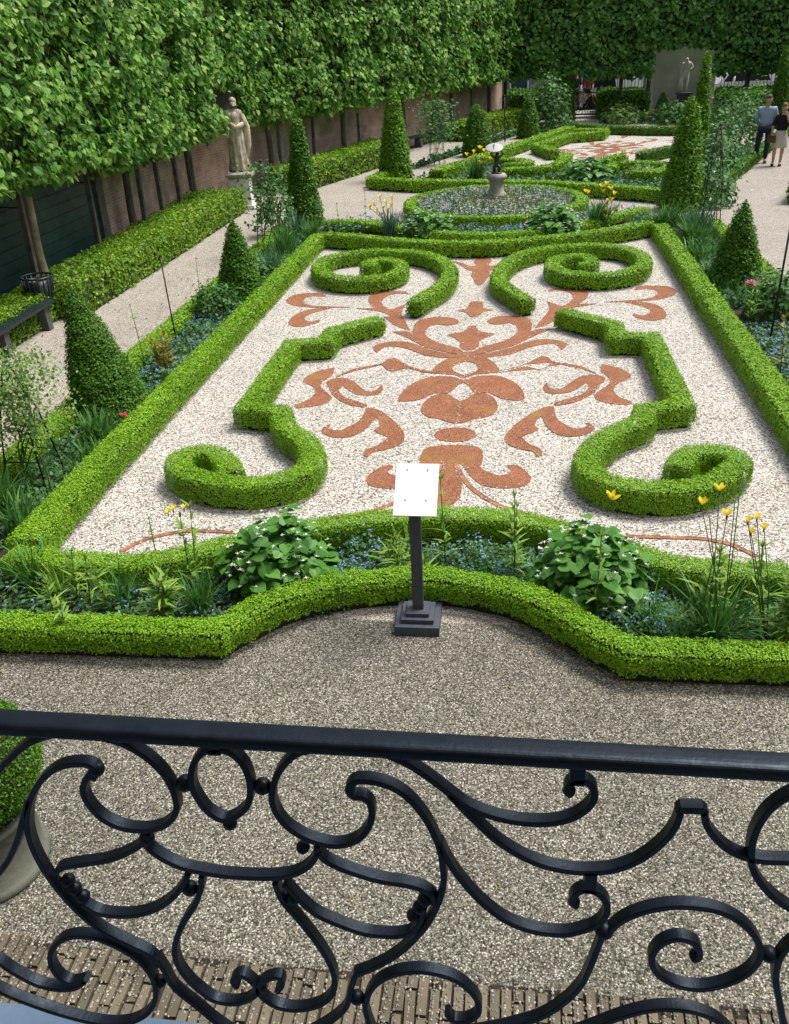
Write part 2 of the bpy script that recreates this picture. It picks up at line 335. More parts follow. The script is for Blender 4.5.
def hedge(path, w, h, label, closed=False, leaf='box_leaf', name='box_hedge', lsize=None, r=.02, cover=2.2, group=None, amp=.006, z0=.045):
    path = densify(path, .25, closed)
    mb = MB()
    def rings(w, h, r, z0):
        L, Rr = offset(path, w, closed); out = []
        for a, b in zip(L, Rr):
            d = (b - a) / max(1e-9, np.linalg.norm(b - a))
            pr = [(0, z0, a, 0), (0, h - r, a, 0), (.3 * r, h - .3 * r, a, 0), (r, h, a, 0), (-r, h, b, 1), (-.3 * r, h - .3 * r, b, 1), (0, h - r, b, 1), (0, z0, b, 1)]
            out.append([(*(p + d * u), z) for u, z, p, _ in pr])
        return np.array(out)
    K = rings(w - .10, h - .055, r, 0.0); m = len(K)
    V = K.reshape(-1, 3); V = V + np.stack([lump(V, 5), lump(V[:, [1, 2, 0]], 5), lump(V[:, [2, 0, 1]], 5)], 1) * .01; V[:, 2] = np.maximum(V[:, 2], 0)
    Fs = [(i * 8 + j, ((i + 1) % m) * 8 + j, ((i + 1) % m) * 8 + j + 1, i * 8 + j + 1) for i in range(m if closed else m - 1) for j in range(7)]
    if not closed: Fs += [tuple(range(8)), tuple((m - 1) * 8 + 7 - j for j in range(8))]
    mb.add(V, Fs, 'hedge_core')
    Rg = rings(w, h, r, z0); Q = []
    for i in range(m if closed else m - 1):
        a, b = Rg[i], Rg[(i + 1) % m]
        for j in range(7): Q.append([a[j], b[j], b[j + 1], a[j + 1]])
    if not closed:
        for e, rev in ((Rg[0], 1), (Rg[-1], 0)):
            for j in range(3):
                q = [e[j], e[j + 1], e[6 - j], e[7 - j]]; Q.append(q[::-1] if not rev else q)
    Q = np.array(Q)
    # one local leaf size per stretch, so that far ends stay cheap
    C = Q.mean(axis=1); D = np.linalg.norm(C - np.array([0, 0, CH]), axis=1)
    s = np.clip(D * .0020, .0105, .055) if lsize is None else np.full(len(D), lsize)
    for lo, hi in ((0, .014), (.014, .019), (.019, .026), (.026, .036), (.036, .05), (.05, 1)):
        k = (s >= lo) & (s < hi)
        if not k.any(): continue
        sz = float(s[k].mean()); P, N = sample_quads(Q[k], cover, sz)
        # make sure normals face outwards: compare with nearest centre line direction
        P = P + N * (rng.uniform(-.022, .005, (len(P), 1)) + amp * lump(P, 3)[:, None] + (.005 + amp * .5) * lump(P, 11)[:, None])
        kk = (P[:, 2] > z0 + .03 + .035 * lump(P, 9) - .02) & ~((lump(P, 6) > .74) & (rng.random(len(P)) < .6)); P, N = P[kk], N[kk]
        up_ = rng.random(len(P)) < .012; P[up_] += N[up_] * rng.uniform(.01, .03, (up_.sum(), 1))
        leaves(mb, P - N * .006, N, sz, leaf, 'rhomb', .34)
    o = mb.build(name)
    return tag(o, label, 'hedge', group)
def hedge_poly(poly, h, label, leaf='privet_leaf', cover=2.0, group=None, amp=.04, name='clipped_hedge', z0=.05, lsize=None):
    """wide hedge from a plan outline (counter-clockwise)"""
    P2 = [np.array(p[:2], float) for p in poly]
    a = sum(P2[i - 1][0] * P2[i][1] - P2[i][0] * P2[i - 1][1] for i in range(len(P2)))
    if a < 0: P2 = P2[::-1]
    n = len(P2); mb = MB(); c = sum(P2) / n; r = .07
    ins = lambda k: [p + (c - p) / np.linalg.norm(c - p) * k for p in P2]
    I = ins(.05); J = ins(.12)
    V = [(*p, 0) for p in I] + [(*p, h - .08) for p in I] + [(*p, h - .03) for p in J]
    mb.add(V, [(i, (i + 1) % n, n + (i + 1) % n, n + i) for i in range(n)] + [(n + i, n + (i + 1) % n, 2 * n + (i + 1) % n, 2 * n + i) for i in range(n)] + [tuple(2 * n + i for i in range(n))], 'hedge_core')
    Q = []
    K = ins(r)
    for i in range(n):
        j = (i + 1) % n
        Q.append([(*P2[i], z0), (*P2[j], z0), (*P2[j], h - r), (*P2[i], h - r)])
        Q.append([(*P2[i], h - r), (*P2[j], h - r), (*K[j], h), (*K[i], h)])
    if n == 4: Q.append([(*k, h) for k in K])
    else:
        cc = (*c, h)
        for i in range(n): Q.append([(*K[i], h), (*K[(i + 1) % n], h), cc, cc])
    Q = np.array(Q, float)
    # subdivide long quads for local size
    QQ = []
    for q in Q:
        m = max(1, int(np.linalg.norm(q[1] - q[0]) / 1.5))
        for k in range(m):
            t0, t1 = k / m, (k + 1) / m
            QQ.append([q[0] + (q[1] - q[0]) * t0, q[0] + (q[1] - q[0]) * t1, q[3] + (q[2] - q[3]) * t1, q[3] + (q[2] - q[3]) * t0])
    QQ = np.array(QQ); D = np.linalg.norm(QQ.mean(axis=1) - np.array([0, 0, CH]), axis=1); s = np.clip(D * .0030, .014, .1) if lsize is None else np.full(len(D), lsize)
    for lo, hi in ((0, .03), (.03, .045), (.045, .065), (.065, .09), (.09, 1)):
        k = (s >= lo) & (s < hi)
        if not k.any(): continue
        sz = float(s[k].mean()); P, N = sample_quads(QQ[k], cover, sz)
        P = P + N * (rng.uniform(-.04, .03, (len(P), 1)) + amp * lump(P, 2)[:, None] + amp * .5 * lump(P, 6)[:, None])
        leaves(mb, P, N, sz * 1.1, leaf, 'rhomb', .6)
    return tag(mb.build(name), label, 'hedge', group)

# ------------------------------------------------------------ the ground
def sheet(name, poly, z, mat, th=0):
    mb = MB(); P = [(*p[:2], z) for p in poly]
    a = sum(P[i - 1][0] * P[i][1] - P[i][0] * P[i - 1][1] for i in range(len(P)))
    if a < 0: P = P[::-1]
    mb.add(P, [tuple(range(len(P)))], mat)
    o = mb.build(name); tag(o, kind='structure'); return o
sheet('ground', [(-250, -120), (250, -120), (250, 500), (-250, 500)], 0, 'asphalt')
sheet('gravel_path', [(-8.6, 3.9), (9.0, 3.9), (15.2, 43.2), (-.3, 43.2), (-8.4, 23.3)], .004, 'gravel_path')
sheet('forecourt', [(-12, 2.44), (12, 2.44), (12, 5.2), (-12, 5.2)], .008, 'gravel_court')
AX = -.6
PL, PR, PF, PB = -3.86, 2.68, 5.3, 18.0
sheet('parterre_gravel', [(-4.0, 5.6), (2.85, 5.6), (2.85, 18.2), (-4.0, 18.2)], .008, 'gravel_white')
sheet('left_bed_soil', [(-5.1, 5.9), (-4.1, 5.9), (-4.1, 19.6), (-5.1, 19.6)], .013, 'soil')
sheet('right_bed_soil', [(2.95, 6.0), (4.05, 6.0), (3.95, 18.9), (2.9, 18.9)], .013, 'soil')
# back part beds
B2 = [G(372, 188), G(473, 168), G(506, 155), G(573, 131), G(690, 131), G(757, 152), G(722, 182), G(660, 197), G(580, 196), G(500, 189)]
sheet('rear_parterre_soil', B2, .0065, 'soil')
sheet('rear_parterre_gravel', [G(498, 163), G(574, 131), G(690, 131), G(684, 160), G(600, 172)], .0095, 'gravel_white')
sheet('middle_bed_soil', [(-4.1, 18.25), G(357, 241), G(402, 244), G(500, 243), G(567, 238), G(612, 231), (2.6, 18.35), (2.9, 18.35), (3.9, 19.3), (3.2, 19.9), (1.6, 19.0), (-.5, 18.3), (-2.4, 19.0), (-4.2, 19.9), (-5, 19.6)], .016, 'soil')
# brick strip against the steps
mb = MB(); bw, bl = .052, .215
ix = 0
sheet('brick_strip_bed', [(-4, 1.2), (4, 1.2), (4, 2.45), (-4, 2.45)], .012, 'soil')
x = -3.2
while x < 1.6:
    y = 1.5 - rng.uniform(0, bl)
    while y < 2.42:
        ly = min(bl, 2.45 + rng.uniform(-.03, .03) - y)
        if ly > .06:
            mb.box((x + rng.normal(0, .001), y + ly / 2, .016 + rng.uniform(-.002, .004)), (bw - rng.uniform(.008, .014), ly - rng.uniform(.008, .02), .022), 'clinker', rng.normal(0, .022))
        y += bl
    x += bw + .001
tag(mb.build('brick_paving'), kind='structure')
mb = MB(); n = 7500; P = np.stack([rng.uniform(-3.2, 1.7, n), 1.5 + .99 * rng.random(n) ** .4, np.full(n, .031)], 1)
P[:, 0] = np.where(rng.random(n) < .5, np.round(P[:, 0] / .053) * .053 + .026, P[:, 0]); sz = rng.uniform(.003, .0085, n)
t_ = np.array([(1, 0, 0), (0, 1, 0), (-1, 0, 0), (0, -1, 0), (0, 0, .8)]); V = P[:, None, :] + sz[:, None, None] * t_[None] * rng.uniform(.7, 1.2, (n, 5, 1))
k_ = np.arange(n)[:, None] * 5; Fq = np.concatenate([k_ + np.array([[0, 1, 4]]), k_ + np.array([[1, 2, 4]]), k_ + np.array([[2, 3, 4]]), k_ + np.array([[3, 0, 4]])]); mb.add(V.reshape(-1, 3), Fq, 'pebble')
tag(mb.build('loose_grit'), 'loose gravel grains spilled over the brick strip', 'gravel', None, 'stuff')
# landing outside the door, the house behind the camera
mb = MB(); mb.box((-.2, .34, 1.86), (4.6, 1.40, .24), 'stone_slab'); mb.box((-.2, .33, 1.0 - .13), (4.3, 1.2, 1.74), 'brick_house')
tag(mb.build('stone_landing'), 'grey blue stone landing slab under the black railing', 'landing')
house = empty('town_house', (0, -.6, 0), 'dark brick town house wall behind the landing', 'house')
mb = MB(); mb.box((0, -1.2, 5.5), (18, 1.2, 11), 'brick_house'); mb.build('wall', house)
mb = MB(); mb.box((-.2, -.57, 3.3), (1.3, .08, 2.6), 'dark_green_paint'); mb.build('door', house)
for wx in (-6, -3.4, 3.2, 6):
    mb = MB(); mb.box((wx, -.57, 3.9), (1.3, .06, 2.2), 'white_paint'); fr = mb.build('window', house)
    mb = MB(); mb.box((wx, -.535, 3.9), (1.1, .01, 2.0), 'glass_dark'); mb.V[0] -= np.array([0, -.6, 0]); p_ = mb.build('pane', None); p_.parent = fr

# ------------------------------------------------------------ box hedges of the front parterre
hz = .28
FZ = .24
cur = spline(GL([(216, 628), (243, 613), (284, 594), (330, 582), (400, 575), (450, 576), (505, 586), (556, 606), (597, 630), (632, 647)], FZ), 3)
front = [np.array((-6.5, 4.74))] + GL([(0, 622), (106, 625)], FZ) + cur + [G(693, 649, FZ), G(789, 652, FZ), np.array((5.2, 4.74))]
hedge(front, .215, .25, 'nearest box hedge, curving in a shallow arch round the white sign', cover=2.4, z0=.085, amp=.017, lsize=.0150, r=.045)
inner = GL([(10, 553), (66, 559), (132, 562)], .26) + spline(GL([(170, 557), (203, 549), (240, 540), (328, 523), (400, 516), (457, 514), (512, 517), (556, 527), (600, 541), (642, 553), (673, 563), (718, 568), (789, 571)], .26), 3)
hedge(inner, .22, .26, 'low box hedge with a wavy line between the front flower bed and the white gravel')
soil_ = [p - np.array((0, .06)) for p in front] + [np.array((5.2, 5.9))] + [p + np.array((0, .05)) for p in inner][::-1] + [np.array((-4.2, 5.9)), np.array((-6.5, 5.9))]
sheet('front_bed_soil', soil_, .012, 'soil')
LH = GL([(14, 548), (231, 337), (314, 250)], hz); LH[0] = np.array([-3.97, 5.9])
LH = [(-4.0, 5.75), (-4.02, 7.3), (-4.0, 11.2), (-3.98, 17.9)]
hedge(LH, .27, .27, 'long straight box hedge along the left side of the front parterre')
hedge([(2.82, 5.5), (2.82, 9.7), (2.80, 13.5), (2.80, 18.2)], .28, .27, 'long straight box hedge along the right side of the front parterre', leaf='box_leaf')
hedge(spline(GL([(326, 234), (357, 236), (402, 240.5), (448, 242.5), (498, 241.5), (567, 235.5), (612, 229), (636, 225), (650, 222.5)], hz), 4), .25, .28, 'box hedge bowing across the back of the front parterre')
hedge(spline(GL([(326, 220), (362, 221), (400, 226), (440, 231.5), (484, 233), (528, 230.5), (575, 224), (610, 215), (645, 207)], .22), 4), .26, .2, 'slim box hedge behind the white honesty bushes, facing the round bed')
# scrolls
sz_ = .26
def zl(P): return [(160 + x / 4.383, 400 + y / 4.383) for x, y in P]
zz = GL([(380, 317.5), (333, 329.5), (325, 340), (292, 342), (246, 406), (280, 409.5)], sz_)
sc = spline(GL(zl([(535, 85), (560, 125), (622, 162), (662, 215), (655, 275), (590, 325), (480, 352), (350, 360), (220, 347), (120, 315), (78, 282), (92, 242), (155, 220), (230, 225), (285, 262), (312, 318)]), sz_), 4)
hedge(zz + sc, .225, .255, 'zigzag box hedge ending in a near left scroll on white gravel', group='scrolled box hedges on the white gravel')
zz = GL([(561, 310), (614, 323.5), (617, 335), (651, 335), (683, 403.5), (646, 407.5)], sz_)
sc = spline(GL([(642, 420), (614, 431), (594, 446), (587, 462), (597, 475), (625, 484), (655, 487), (685, 486), (712, 480), (732, 469), (738, 459), (726, 451), (704, 449), (687, 454), (678, 467)], sz_), 4)
hedge(zz + sc, .225, .255, 'zigzag box hedge ending in a near right scroll by the yellow lilies', group='scrolled box hedges on the white gravel')
def z4(P, d=0): return [(270 + x / 3.035, 240 + d + y / 3.035) for x, y in P]
def z5(P, d=0): return [(460 + x / 3.2875, 240 + d + y / 3.2875) for x, y in P]
hedge(spline(GL(z4([(436, 195), (478, 168), (520, 142), (545, 112), (540, 82), (505, 58), (450, 44), (380, 39), (310, 39), (240, 45), (180, 57), (150, 78), (150, 98), (185, 115), (235, 122), (300, 122), (360, 112), (395, 95), (392, 76), (358, 66), (318, 67), (294, 78), (318, 86)], -2.5), .26), 5), .225, .25,
      'spiral box hedge at the far left of the front parterre', group='scrolled box hedges on the white gravel')
hedge(spline(GL(z5([(222, 203), (172, 172), (130, 142), (132, 108), (163, 72), (220, 46), (300, 30), (390, 24), (480, 24), (555, 35), (602, 60), (600, 88), (560, 108), (500, 117), (430, 120), (360, 115), (312, 100), (305, 80), (340, 62), (395, 57), (430, 68), (425, 84), (390, 86)], -2.5), .26), 5), .225, .25,
      'spiral box hedge at the far right of the front parterre', group='scrolled box hedges on the white gravel')

# ------------------------------------------------------------ red grit ornament
INL = []
def tip_spline(P, n):
    """closed smooth outline that keeps acute tips sharp"""
    m = len(P); sharp = []
    for i in range(m):
        a, b = P[i - 1] - P[i], P[(i + 1) % m] - P[i]; c = (a @ b) / max(1e-9, np.linalg.norm(a) * np.linalg.norm(b))
        if c > -.05: sharp.append(i)
    if not sharp: return spline(P, n, True)
    out = []
    for k, i in enumerate(sharp):
        j = sharp[(k + 1) % len(sharp)]; j = j + m if j <= i else j
        out += spline([P[q % m] for q in range(i, j + 1)], n)[:-1]
    return out
def mir(p): return np.array([2 * AX - p[0], p[1] + .04 * 2 * (AX - p[0])])
def inlay(pts, label, smooth=2, group='red grit arabesques in the white gravel'):
    P = [np.array(p) for p in pts]; P = tip_spline(P, smooth) if smooth > 1 else P
    a = sum(P[i - 1][0] * P[i][1] - P[i][0] * P[i - 1][1] for i in range(len(P)))
    if a < 0: P = P[::-1]
    n = len(P); mb = MB(); z = .012 + .0005 * (len(INL) % 9); INL.append((P, label, group))
    import mathutils.geometry as mg
    tri = mg.tessellate_polygon([[Vector((*p, 0)) for p in P]])
    mb.add([(*p, z) for p in P], [tuple(t) for t in tri], 'red_grit')
    c_in, _ = offset(P, .009, True)
    _, c_out = offset(P, .0, True)
    # steel edging: a thin upright band round the grit
    V = [(*p, 0) for p in P] + [(*p, z + .002) for p in P] + [(*q, z + .002) for q in c_in] + [(*q, z - .004) for q in c_in]
    mb.add(V, [(k * n + i, k * n + (i + 1) % n, (k + 1) * n + (i + 1) % n, (k + 1) * n + i) for k in range(3) for i in range(n)], 'corten')
    if 'band' in label: mb.mats = ['corten', 'corten']
    o = mb.build('gravel_ornament'); tag(o, label, 'garden ornament', group)
    # faces up
    me = o.data
    return o
def both(pts, what, smooth=2):
    inlay(pts, what + ', left of the centre line', smooth)
    inlay([mir(p) for p in pts][::-1], what + ', right of the centre line', smooth)
def g4(P): return GL(z4(P))
def closed_half(half): # half outline on the left, first and last on the axis
    Lp = [np.array(p) for p in half]; Lp[0][0] = AX; Lp[-1][0] = AX
    return Lp + [mir(p) for p in Lp[1:-1]][::-1]
def zo(P, ox, oy): return GL([(ox + x / 4.931, oy + y / 4.931) for x, y in P])
both(zo([(30, 155), (50, 135), (90, 122), (150, 118), (215, 118), (228, 135), (170, 132), (130, 140), (115, 155), (130, 172), (170, 180), (240, 183), (352, 187), (230, 191), (150, 188), (90, 182), (50, 172)], 280, 270), 'upper red grit crescent with a thin tail')
both(zo([(40, 265), (60, 235), (110, 208), (170, 195), (255, 192), (180, 210), (130, 230), (122, 248), (150, 260), (197, 248), (190, 262), (150, 275), (100, 285), (55, 278)], 280, 270), 'lower red grit crescent with a thin tail')
both(zo([(435, 150), (450, 125), (490, 112), (560, 108), (620, 111), (634, 124), (600, 119), (548, 125), (512, 145), (502, 168), (530, 195), (560, 195), (622, 172), (604, 200), (602, 226), (622, 262), (641, 300), (600, 290), (560, 272), (512, 236), (545, 232), (520, 216), (470, 205), (380, 194), (470, 192), (445, 172)], 280, 270), 'red grit hooked leaf beside a spiral hedge')
both(g4([(573, 247), (545, 238), (500, 237), (455, 245), (436, 265), (433, 287), (410, 280), (372, 281), (405, 294), (432, 307), (470, 327), (520, 340), (582, 352), (588, 342), (560, 328), (525, 319), (490, 306), (472, 288), (480, 268), (505, 258), (540, 262), (568, 256)]), 'large red grit curl springing from the central flower')
both(g4([(312, 328), (350, 314), (400, 311), (440, 319), (480, 334), (530, 346), (582, 352), (572, 360), (520, 359), (470, 353), (430, 337), (390, 327), (350, 326), (325, 345)]), 'long red grit tongue below the large curl')
def snap(P, *ids):
    P = [np.array(p) for p in P]
    for k in ids: P[k][0] = AX - .003
    return P
inlay(closed_half(spline(g4([(605, 262), (597, 272), (580, 282), (538, 290), (560, 299), (577, 312), (575, 326), (590, 338)]), 3)), 'red grit crown topping the central flower', 1)
o1 = spline(g4([(590, 341), (575, 347), (545, 360), (510, 380), (490, 402), (520, 409), (560, 412), (581, 421)]), 3); o2 = spline(g4([(583, 412), (562, 403), (553, 391), (568, 379), (588, 372)]), 3)
both(snap(o1 + o2, 0, len(o1) - 1, len(o1), len(o1) + len(o2) - 1), 'red grit arch beside the upper white diamond', 1)
both(snap(spline(g4([(577, 427), (565, 421), (540, 417), (490, 418), (440, 435), (405, 460), (388, 487), (405, 493), (455, 487), (500, 468), (543, 467), (574, 436)]), 3), 0, -1), 'broad red grit wing of the central flower', 1)
both(snap(spline(g4([(566, 492), (545, 473), (510, 471), (475, 488), (458, 518), (478, 540), (515, 546), (551, 560)]), 3), 0, -1), 'red grit lower lobe of the central flower', 1)
both(g4([(520, 408), (470, 405), (420, 392), (390, 397), (370, 402), (350, 393), (338, 381), (300, 386), (250, 396), (203, 418), (255, 400), (310, 388), (347, 374), (355, 366), (377, 361), (398, 372), (420, 385), (470, 399), (520, 403)]), 'thin red grit vine with a small bud')
both(g4([(195, 390), (150, 400), (115, 415), (100, 431), (128, 446), (138, 466), (112, 490), (75, 503), (82, 512), (130, 508), (170, 498), (188, 482), (172, 465), (156, 450), (160, 432), (190, 412)]), 'ragged red grit leaf near the zigzag hedge')
both(g4([(170, 435), (200, 422), (240, 425), (265, 440), (290, 462), (320, 460), (337, 442), (344, 455), (328, 472), (290, 474), (260, 471), (235, 456), (222, 444), (210, 458), (222, 477), (250, 488), (292, 502), (250, 499), (208, 482), (188, 458)]), 'red grit hooked leaf under the thin vine')
both(zo([(55, 205), (75, 186), (102, 174), (96, 192), (120, 202), (150, 204), (190, 187), (240, 160), (265, 125), (275, 100), (300, 93), (350, 110), (400, 145), (445, 190), (468, 232), (455, 265), (420, 285), (370, 300), (312, 311), (285, 335), (262, 330), (275, 302), (330, 280), (368, 257), (382, 237), (345, 222), (318, 202), (345, 182), (332, 140), (315, 150), (300, 172), (270, 202), (220, 230), (150, 242), (90, 232)], 310, 390), 'two horned red grit leaf below the central flower')
both(zo([(95, 0), (140, 35), (200, 62), (282, 76), (270, 90), (200, 80), (140, 52), (108, 22)], 310, 390), 'thin red grit tendril above the two horned leaf')
inlay(closed_half(GL([(452, 428.5), (441, 430.5), (434, 436), (440, 441), (448, 443)])), 'small oval of red grit on the centre line behind the sign')
base = GL([(448, 446), (478, 448), (483, 460), (481, 469), (499, 476.5), (511, 473), (507, 467), (518, 467), (531, 478), (524, 487), (503, 489.5), (482, 486), (470, 476.5), (461.5, 465), (457, 468), (462, 483), (459, 500), (445, 509), (437, 510)])
bl_ = [mir(p) for p in base][::-1]
bl_[0] = np.array([AX, bl_[0][1]]); bl_[-1] = np.array([AX, bl_[-1][1]])
Lh = [mir(p) for p in spline(base, 3)]; Lh[0][0] = AX; Lh[-1][0] = AX
inlay(closed_half(Lh), 'big red grit base with two scrolled arms just behind the sign', 1)
def zc(P): return GL([(380 + x / 4.383, 240 + y / 4.383) for x, y in P])
inlay(closed_half(spline(zc([(436, 83), (418, 87), (412, 100), (420, 114), (395, 118), (365, 106), (320, 96), (352, 114), (380, 131), (404, 141), (398, 158), (408, 172), (418, 203)]), 3)), 'red grit fleuron between the two far spiral hedges', 1)
inlay(closed_half(spline(zc([(406, 272), (388, 284), (380, 304), (340, 312), (375, 321), (388, 334), (402, 343)]), 3)), 'small red grit cross between the fleuron and the flower', 1)
q = GL([(455, 464), (466, 483), (482, 497), (507, 510), (533, 518), (560, 524)]); L1, R1 = offset(spline(q, 3), .05)
both(L1 + R1[::-1], 'thin curved red grit band beside the base', 1)
for pts, lb in (([(600, 536), (640, 538), (673, 539), (701, 540), (731, 546), (757, 558)], 'thin rusty steel band curving behind the yellow lilies'), ([(121, 553), (140, 543), (162, 536.5), (193, 532), (235, 534)], 'thin rusty steel band curving beside the left honesty bush')):
    L1, R1 = offset(spline(GL(pts), 3), .045); inlay(L1 + R1[::-1], lb, 1)

# ------------------------------------------------------------ other hedges
hedge([(-5.06, 5.8), (-5.06, 9), (-5.0, 12), (-5.07, 19.6)], .26, .20, 'low box hedge between the left flower bed and the left path')
hedge([(4.15, 5.4), (4.1, 11), (3.98, 14.5), (3.9, 18.8)], .26, .22, 'low box hedge between the right flower bed and the right path')
a = G(722, 178, .25); b = G(757, 151, .25); d = (b - a)
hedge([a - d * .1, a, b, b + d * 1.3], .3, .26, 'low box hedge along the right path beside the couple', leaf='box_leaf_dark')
# round bed
CC = np.array([-.50, 21.5]); CR = 2.0
hedge([(CC[0] + CR * math.cos(t), CC[1] + CR * 1.05 * math.sin(t)) for t in np.linspace(0, 2 * math.pi, 40, endpoint=False)], .25, .25, 'ring shaped box hedge round the flower bed of the sundial', closed=True)
# cross hedge and rear parterre
hedge(GL([(371, 178.5), (413, 181), (484, 181.5), (542, 182), (578, 184), (620, 187), (672, 191)], hz), .34, .29, 'box hedge crossing the whole garden behind the sundial', leaf='box_leaf')
hedge(GL([(371, 177.5), (383, 172), (400, 171)], hz), .3, .27, 'short box hedge return beside the tall left yew column')
hedge(GL([(436, 171), (474, 159), (503, 149), (570, 127)], hz), .42, .29, 'long box hedge on the left side of the rear parterre')
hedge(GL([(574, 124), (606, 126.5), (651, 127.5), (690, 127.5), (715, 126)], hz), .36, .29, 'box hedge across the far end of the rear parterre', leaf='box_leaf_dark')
hedge(GL([(575, 130), (604, 129.5), (600, 132.5), (582, 134), (568, 135), (537, 145), (555, 151)], hz), .34, .30, 'angular box hedge at the far left of the rear parterre', leaf='box_leaf')
hedge(spline(GL([(503, 170), (530, 168.5), (551, 166), (562, 161), (567, 154)], hz), 4), .32, .3, 'curving box hedge at the near left of the rear parterre')
hedge(spline(GL([(500, 159.5), (518, 160), (528, 163), (505, 165)], hz), 4), .32, .3, 'short curl of box hedge just behind the sundial')
hedge(spline(GL([(596, 166), (606, 160), (622, 155)], hz), 4), .32, .3, 'short straight box hedge at the middle of the rear parterre')
hedge(spline(GL([(612, 167.5), (611, 164), (630, 162), (655, 162.5), (670, 166), (655, 171), (630, 171.5)], hz), 4), .32, .28, 'oval loop of box hedge beside the big right yew', leaf='box_leaf')
hedge(GL([(641, 154), (672, 147)], hz), .34, .3, 'short box hedge touching the back of the big right yew', leaf='box_leaf_dark')
pts_ = []
for P, lb, gr in INL:
    for i_ in range(len(P)):
        a_, b_ = np.array(P[i_ - 1]), np.array(P[i_]); k_ = max(1, int(np.linalg.norm(b_ - a_) / .05))
        for _ in range(k_): pts_.append(a_ + (b_ - a_) * rng.random() + rng.normal(0, .022, 2))
pts_ = np.array(pts_); n = len(pts_); P = np.concatenate([pts_, np.full((n, 1), .016)], 1); sz = rng.uniform(.004, .011, n)
t_ = np.array([(1, 0, 0), (0, 1, 0), (-1, 0, 0), (0, -1, 0), (0, 0, .8)]); V = P[:, None, :] + sz[:, None, None] * t_[None] * rng.uniform(.6, 1.3, (n, 5, 1))
k_ = np.arange(n)[:, None] * 5; mb = MB(); mb.add(V.reshape(-1, 3), np.concatenate([k_ + np.array([[0, 1, 4]]), k_ + np.array([[1, 2, 4]]), k_ + np.array([[2, 3, 4]]), k_ + np.array([[3, 0, 4]])]), 'pebble_white')
tag(mb.build('stray_pebbles'), 'pale pebbles strayed over the edges of the red grit shapes', 'gravel', None, 'stuff')
mb = MB(); n = 260; P = np.stack([rng.uniform(-4.2, 3.2, n), 2.5 + 2.2 * rng.random(n), np.full(n, .014)], 1); leaves(mb, P, np.tile([0, 0, 1.], (n, 1)), .018, 'dry_leaf', 'oval', .25)
n = 320; P = np.stack([rng.uniform(-3.8, 2.6, n), 6.2 + 11.5 * rng.random(n), np.full(n, .02)], 1); leaves(mb, P, np.tile([0, 0, 1.], (n, 1)), .024, 'dry_leaf', 'oval', .25)
n = 260; P = np.stack([rng.uniform(-6.6, -5.3, n), 8 + 14 * rng.random(n), np.full(n, .02)], 1); leaves(mb, P, np.tile([0, 0, 1.], (n, 1)), .035, 'dry_leaf', 'oval', .25)
tag(mb.build('fallen_leaves'), 'small dry leaves scattered over the gravel', 'leaf litter', None, 'stuff')
RQ = [G(508, 163), G(684, 161), G(684, 132), G(580, 132)]
for P, lb, gr in list(INL):
    if 'band' in lb: continue
    Q = []
    for q in P:
        u = (q[0] - PL - .3) / (PR - PL - .6); v = (q[1] - 6.2) / 11.6
        Q.append((RQ[0] * (1 - u) + RQ[1] * u) * (1 - v) + (RQ[3] * (1 - u) + RQ[2] * u) * v)
    inlay(Q[::2] if len(Q) > 30 else Q, 'rear parterre ' + lb.replace('below the central flower', 'below its flower').replace(', left of the centre line', ', left half').replace(', right of the centre line', ', right half').replace(' just behind the sign', '').replace(' behind the sign', ''), 1, 'red grit arabesques in the rear parterre')
# wide clipped hedges along the left wall
hedge_poly([(-6.85, 13.0), (-6.76, 17), (-6.74, 22.2), (-7.98, 22.3), (-7.9, 17), (-7.8, 13.0)], .54, 'wide bright green hedge under the limes, between the bench and the stone lady')
hedge_poly([(-7.25, 8.5), (-7.25, 13.15), (-7.85, 13.15), (-7.85, 8.5)], .48, 'narrow hedge behind the bench at the left edge')
hedge_poly([(-6.0, 24.7), (-5.55, 25.8), (-4.1, 30.2), (-3.9, 31.6), (-4.7, 32.0), (-7.0, 25.4)], .62, 'wide bright green hedge under the limes, behind the stone lady')
hedge_poly([(-2.0, 35.9), (.35, 41.2), (-.4, 42.4), (-2.7, 36.2)], .62, 'far bright green hedge under the limes at the end of the left path')
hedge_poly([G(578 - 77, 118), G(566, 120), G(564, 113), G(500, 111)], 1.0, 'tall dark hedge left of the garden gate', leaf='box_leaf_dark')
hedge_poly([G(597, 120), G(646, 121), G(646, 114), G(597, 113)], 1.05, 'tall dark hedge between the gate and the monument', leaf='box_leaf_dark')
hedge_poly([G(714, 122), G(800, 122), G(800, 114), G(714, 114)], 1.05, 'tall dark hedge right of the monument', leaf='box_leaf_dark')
a = G(772, 208, 0); b = G(786, 170, 0)
hedge_poly([(6.05, 21.5), (6.9, 21.5), (9.6, 28.3), (8.9, 28.3)], .5, 'low dark hedge on the right side of the right path', leaf='box_leaf_dark')
hedge_poly([(4.9, 8), (5.6, 8), (5.9, 14.5), (5.2, 14.5)], .5, 'low hedge beyond the right edge of the near right path', leaf='box_leaf_dark')
print('hedges done')
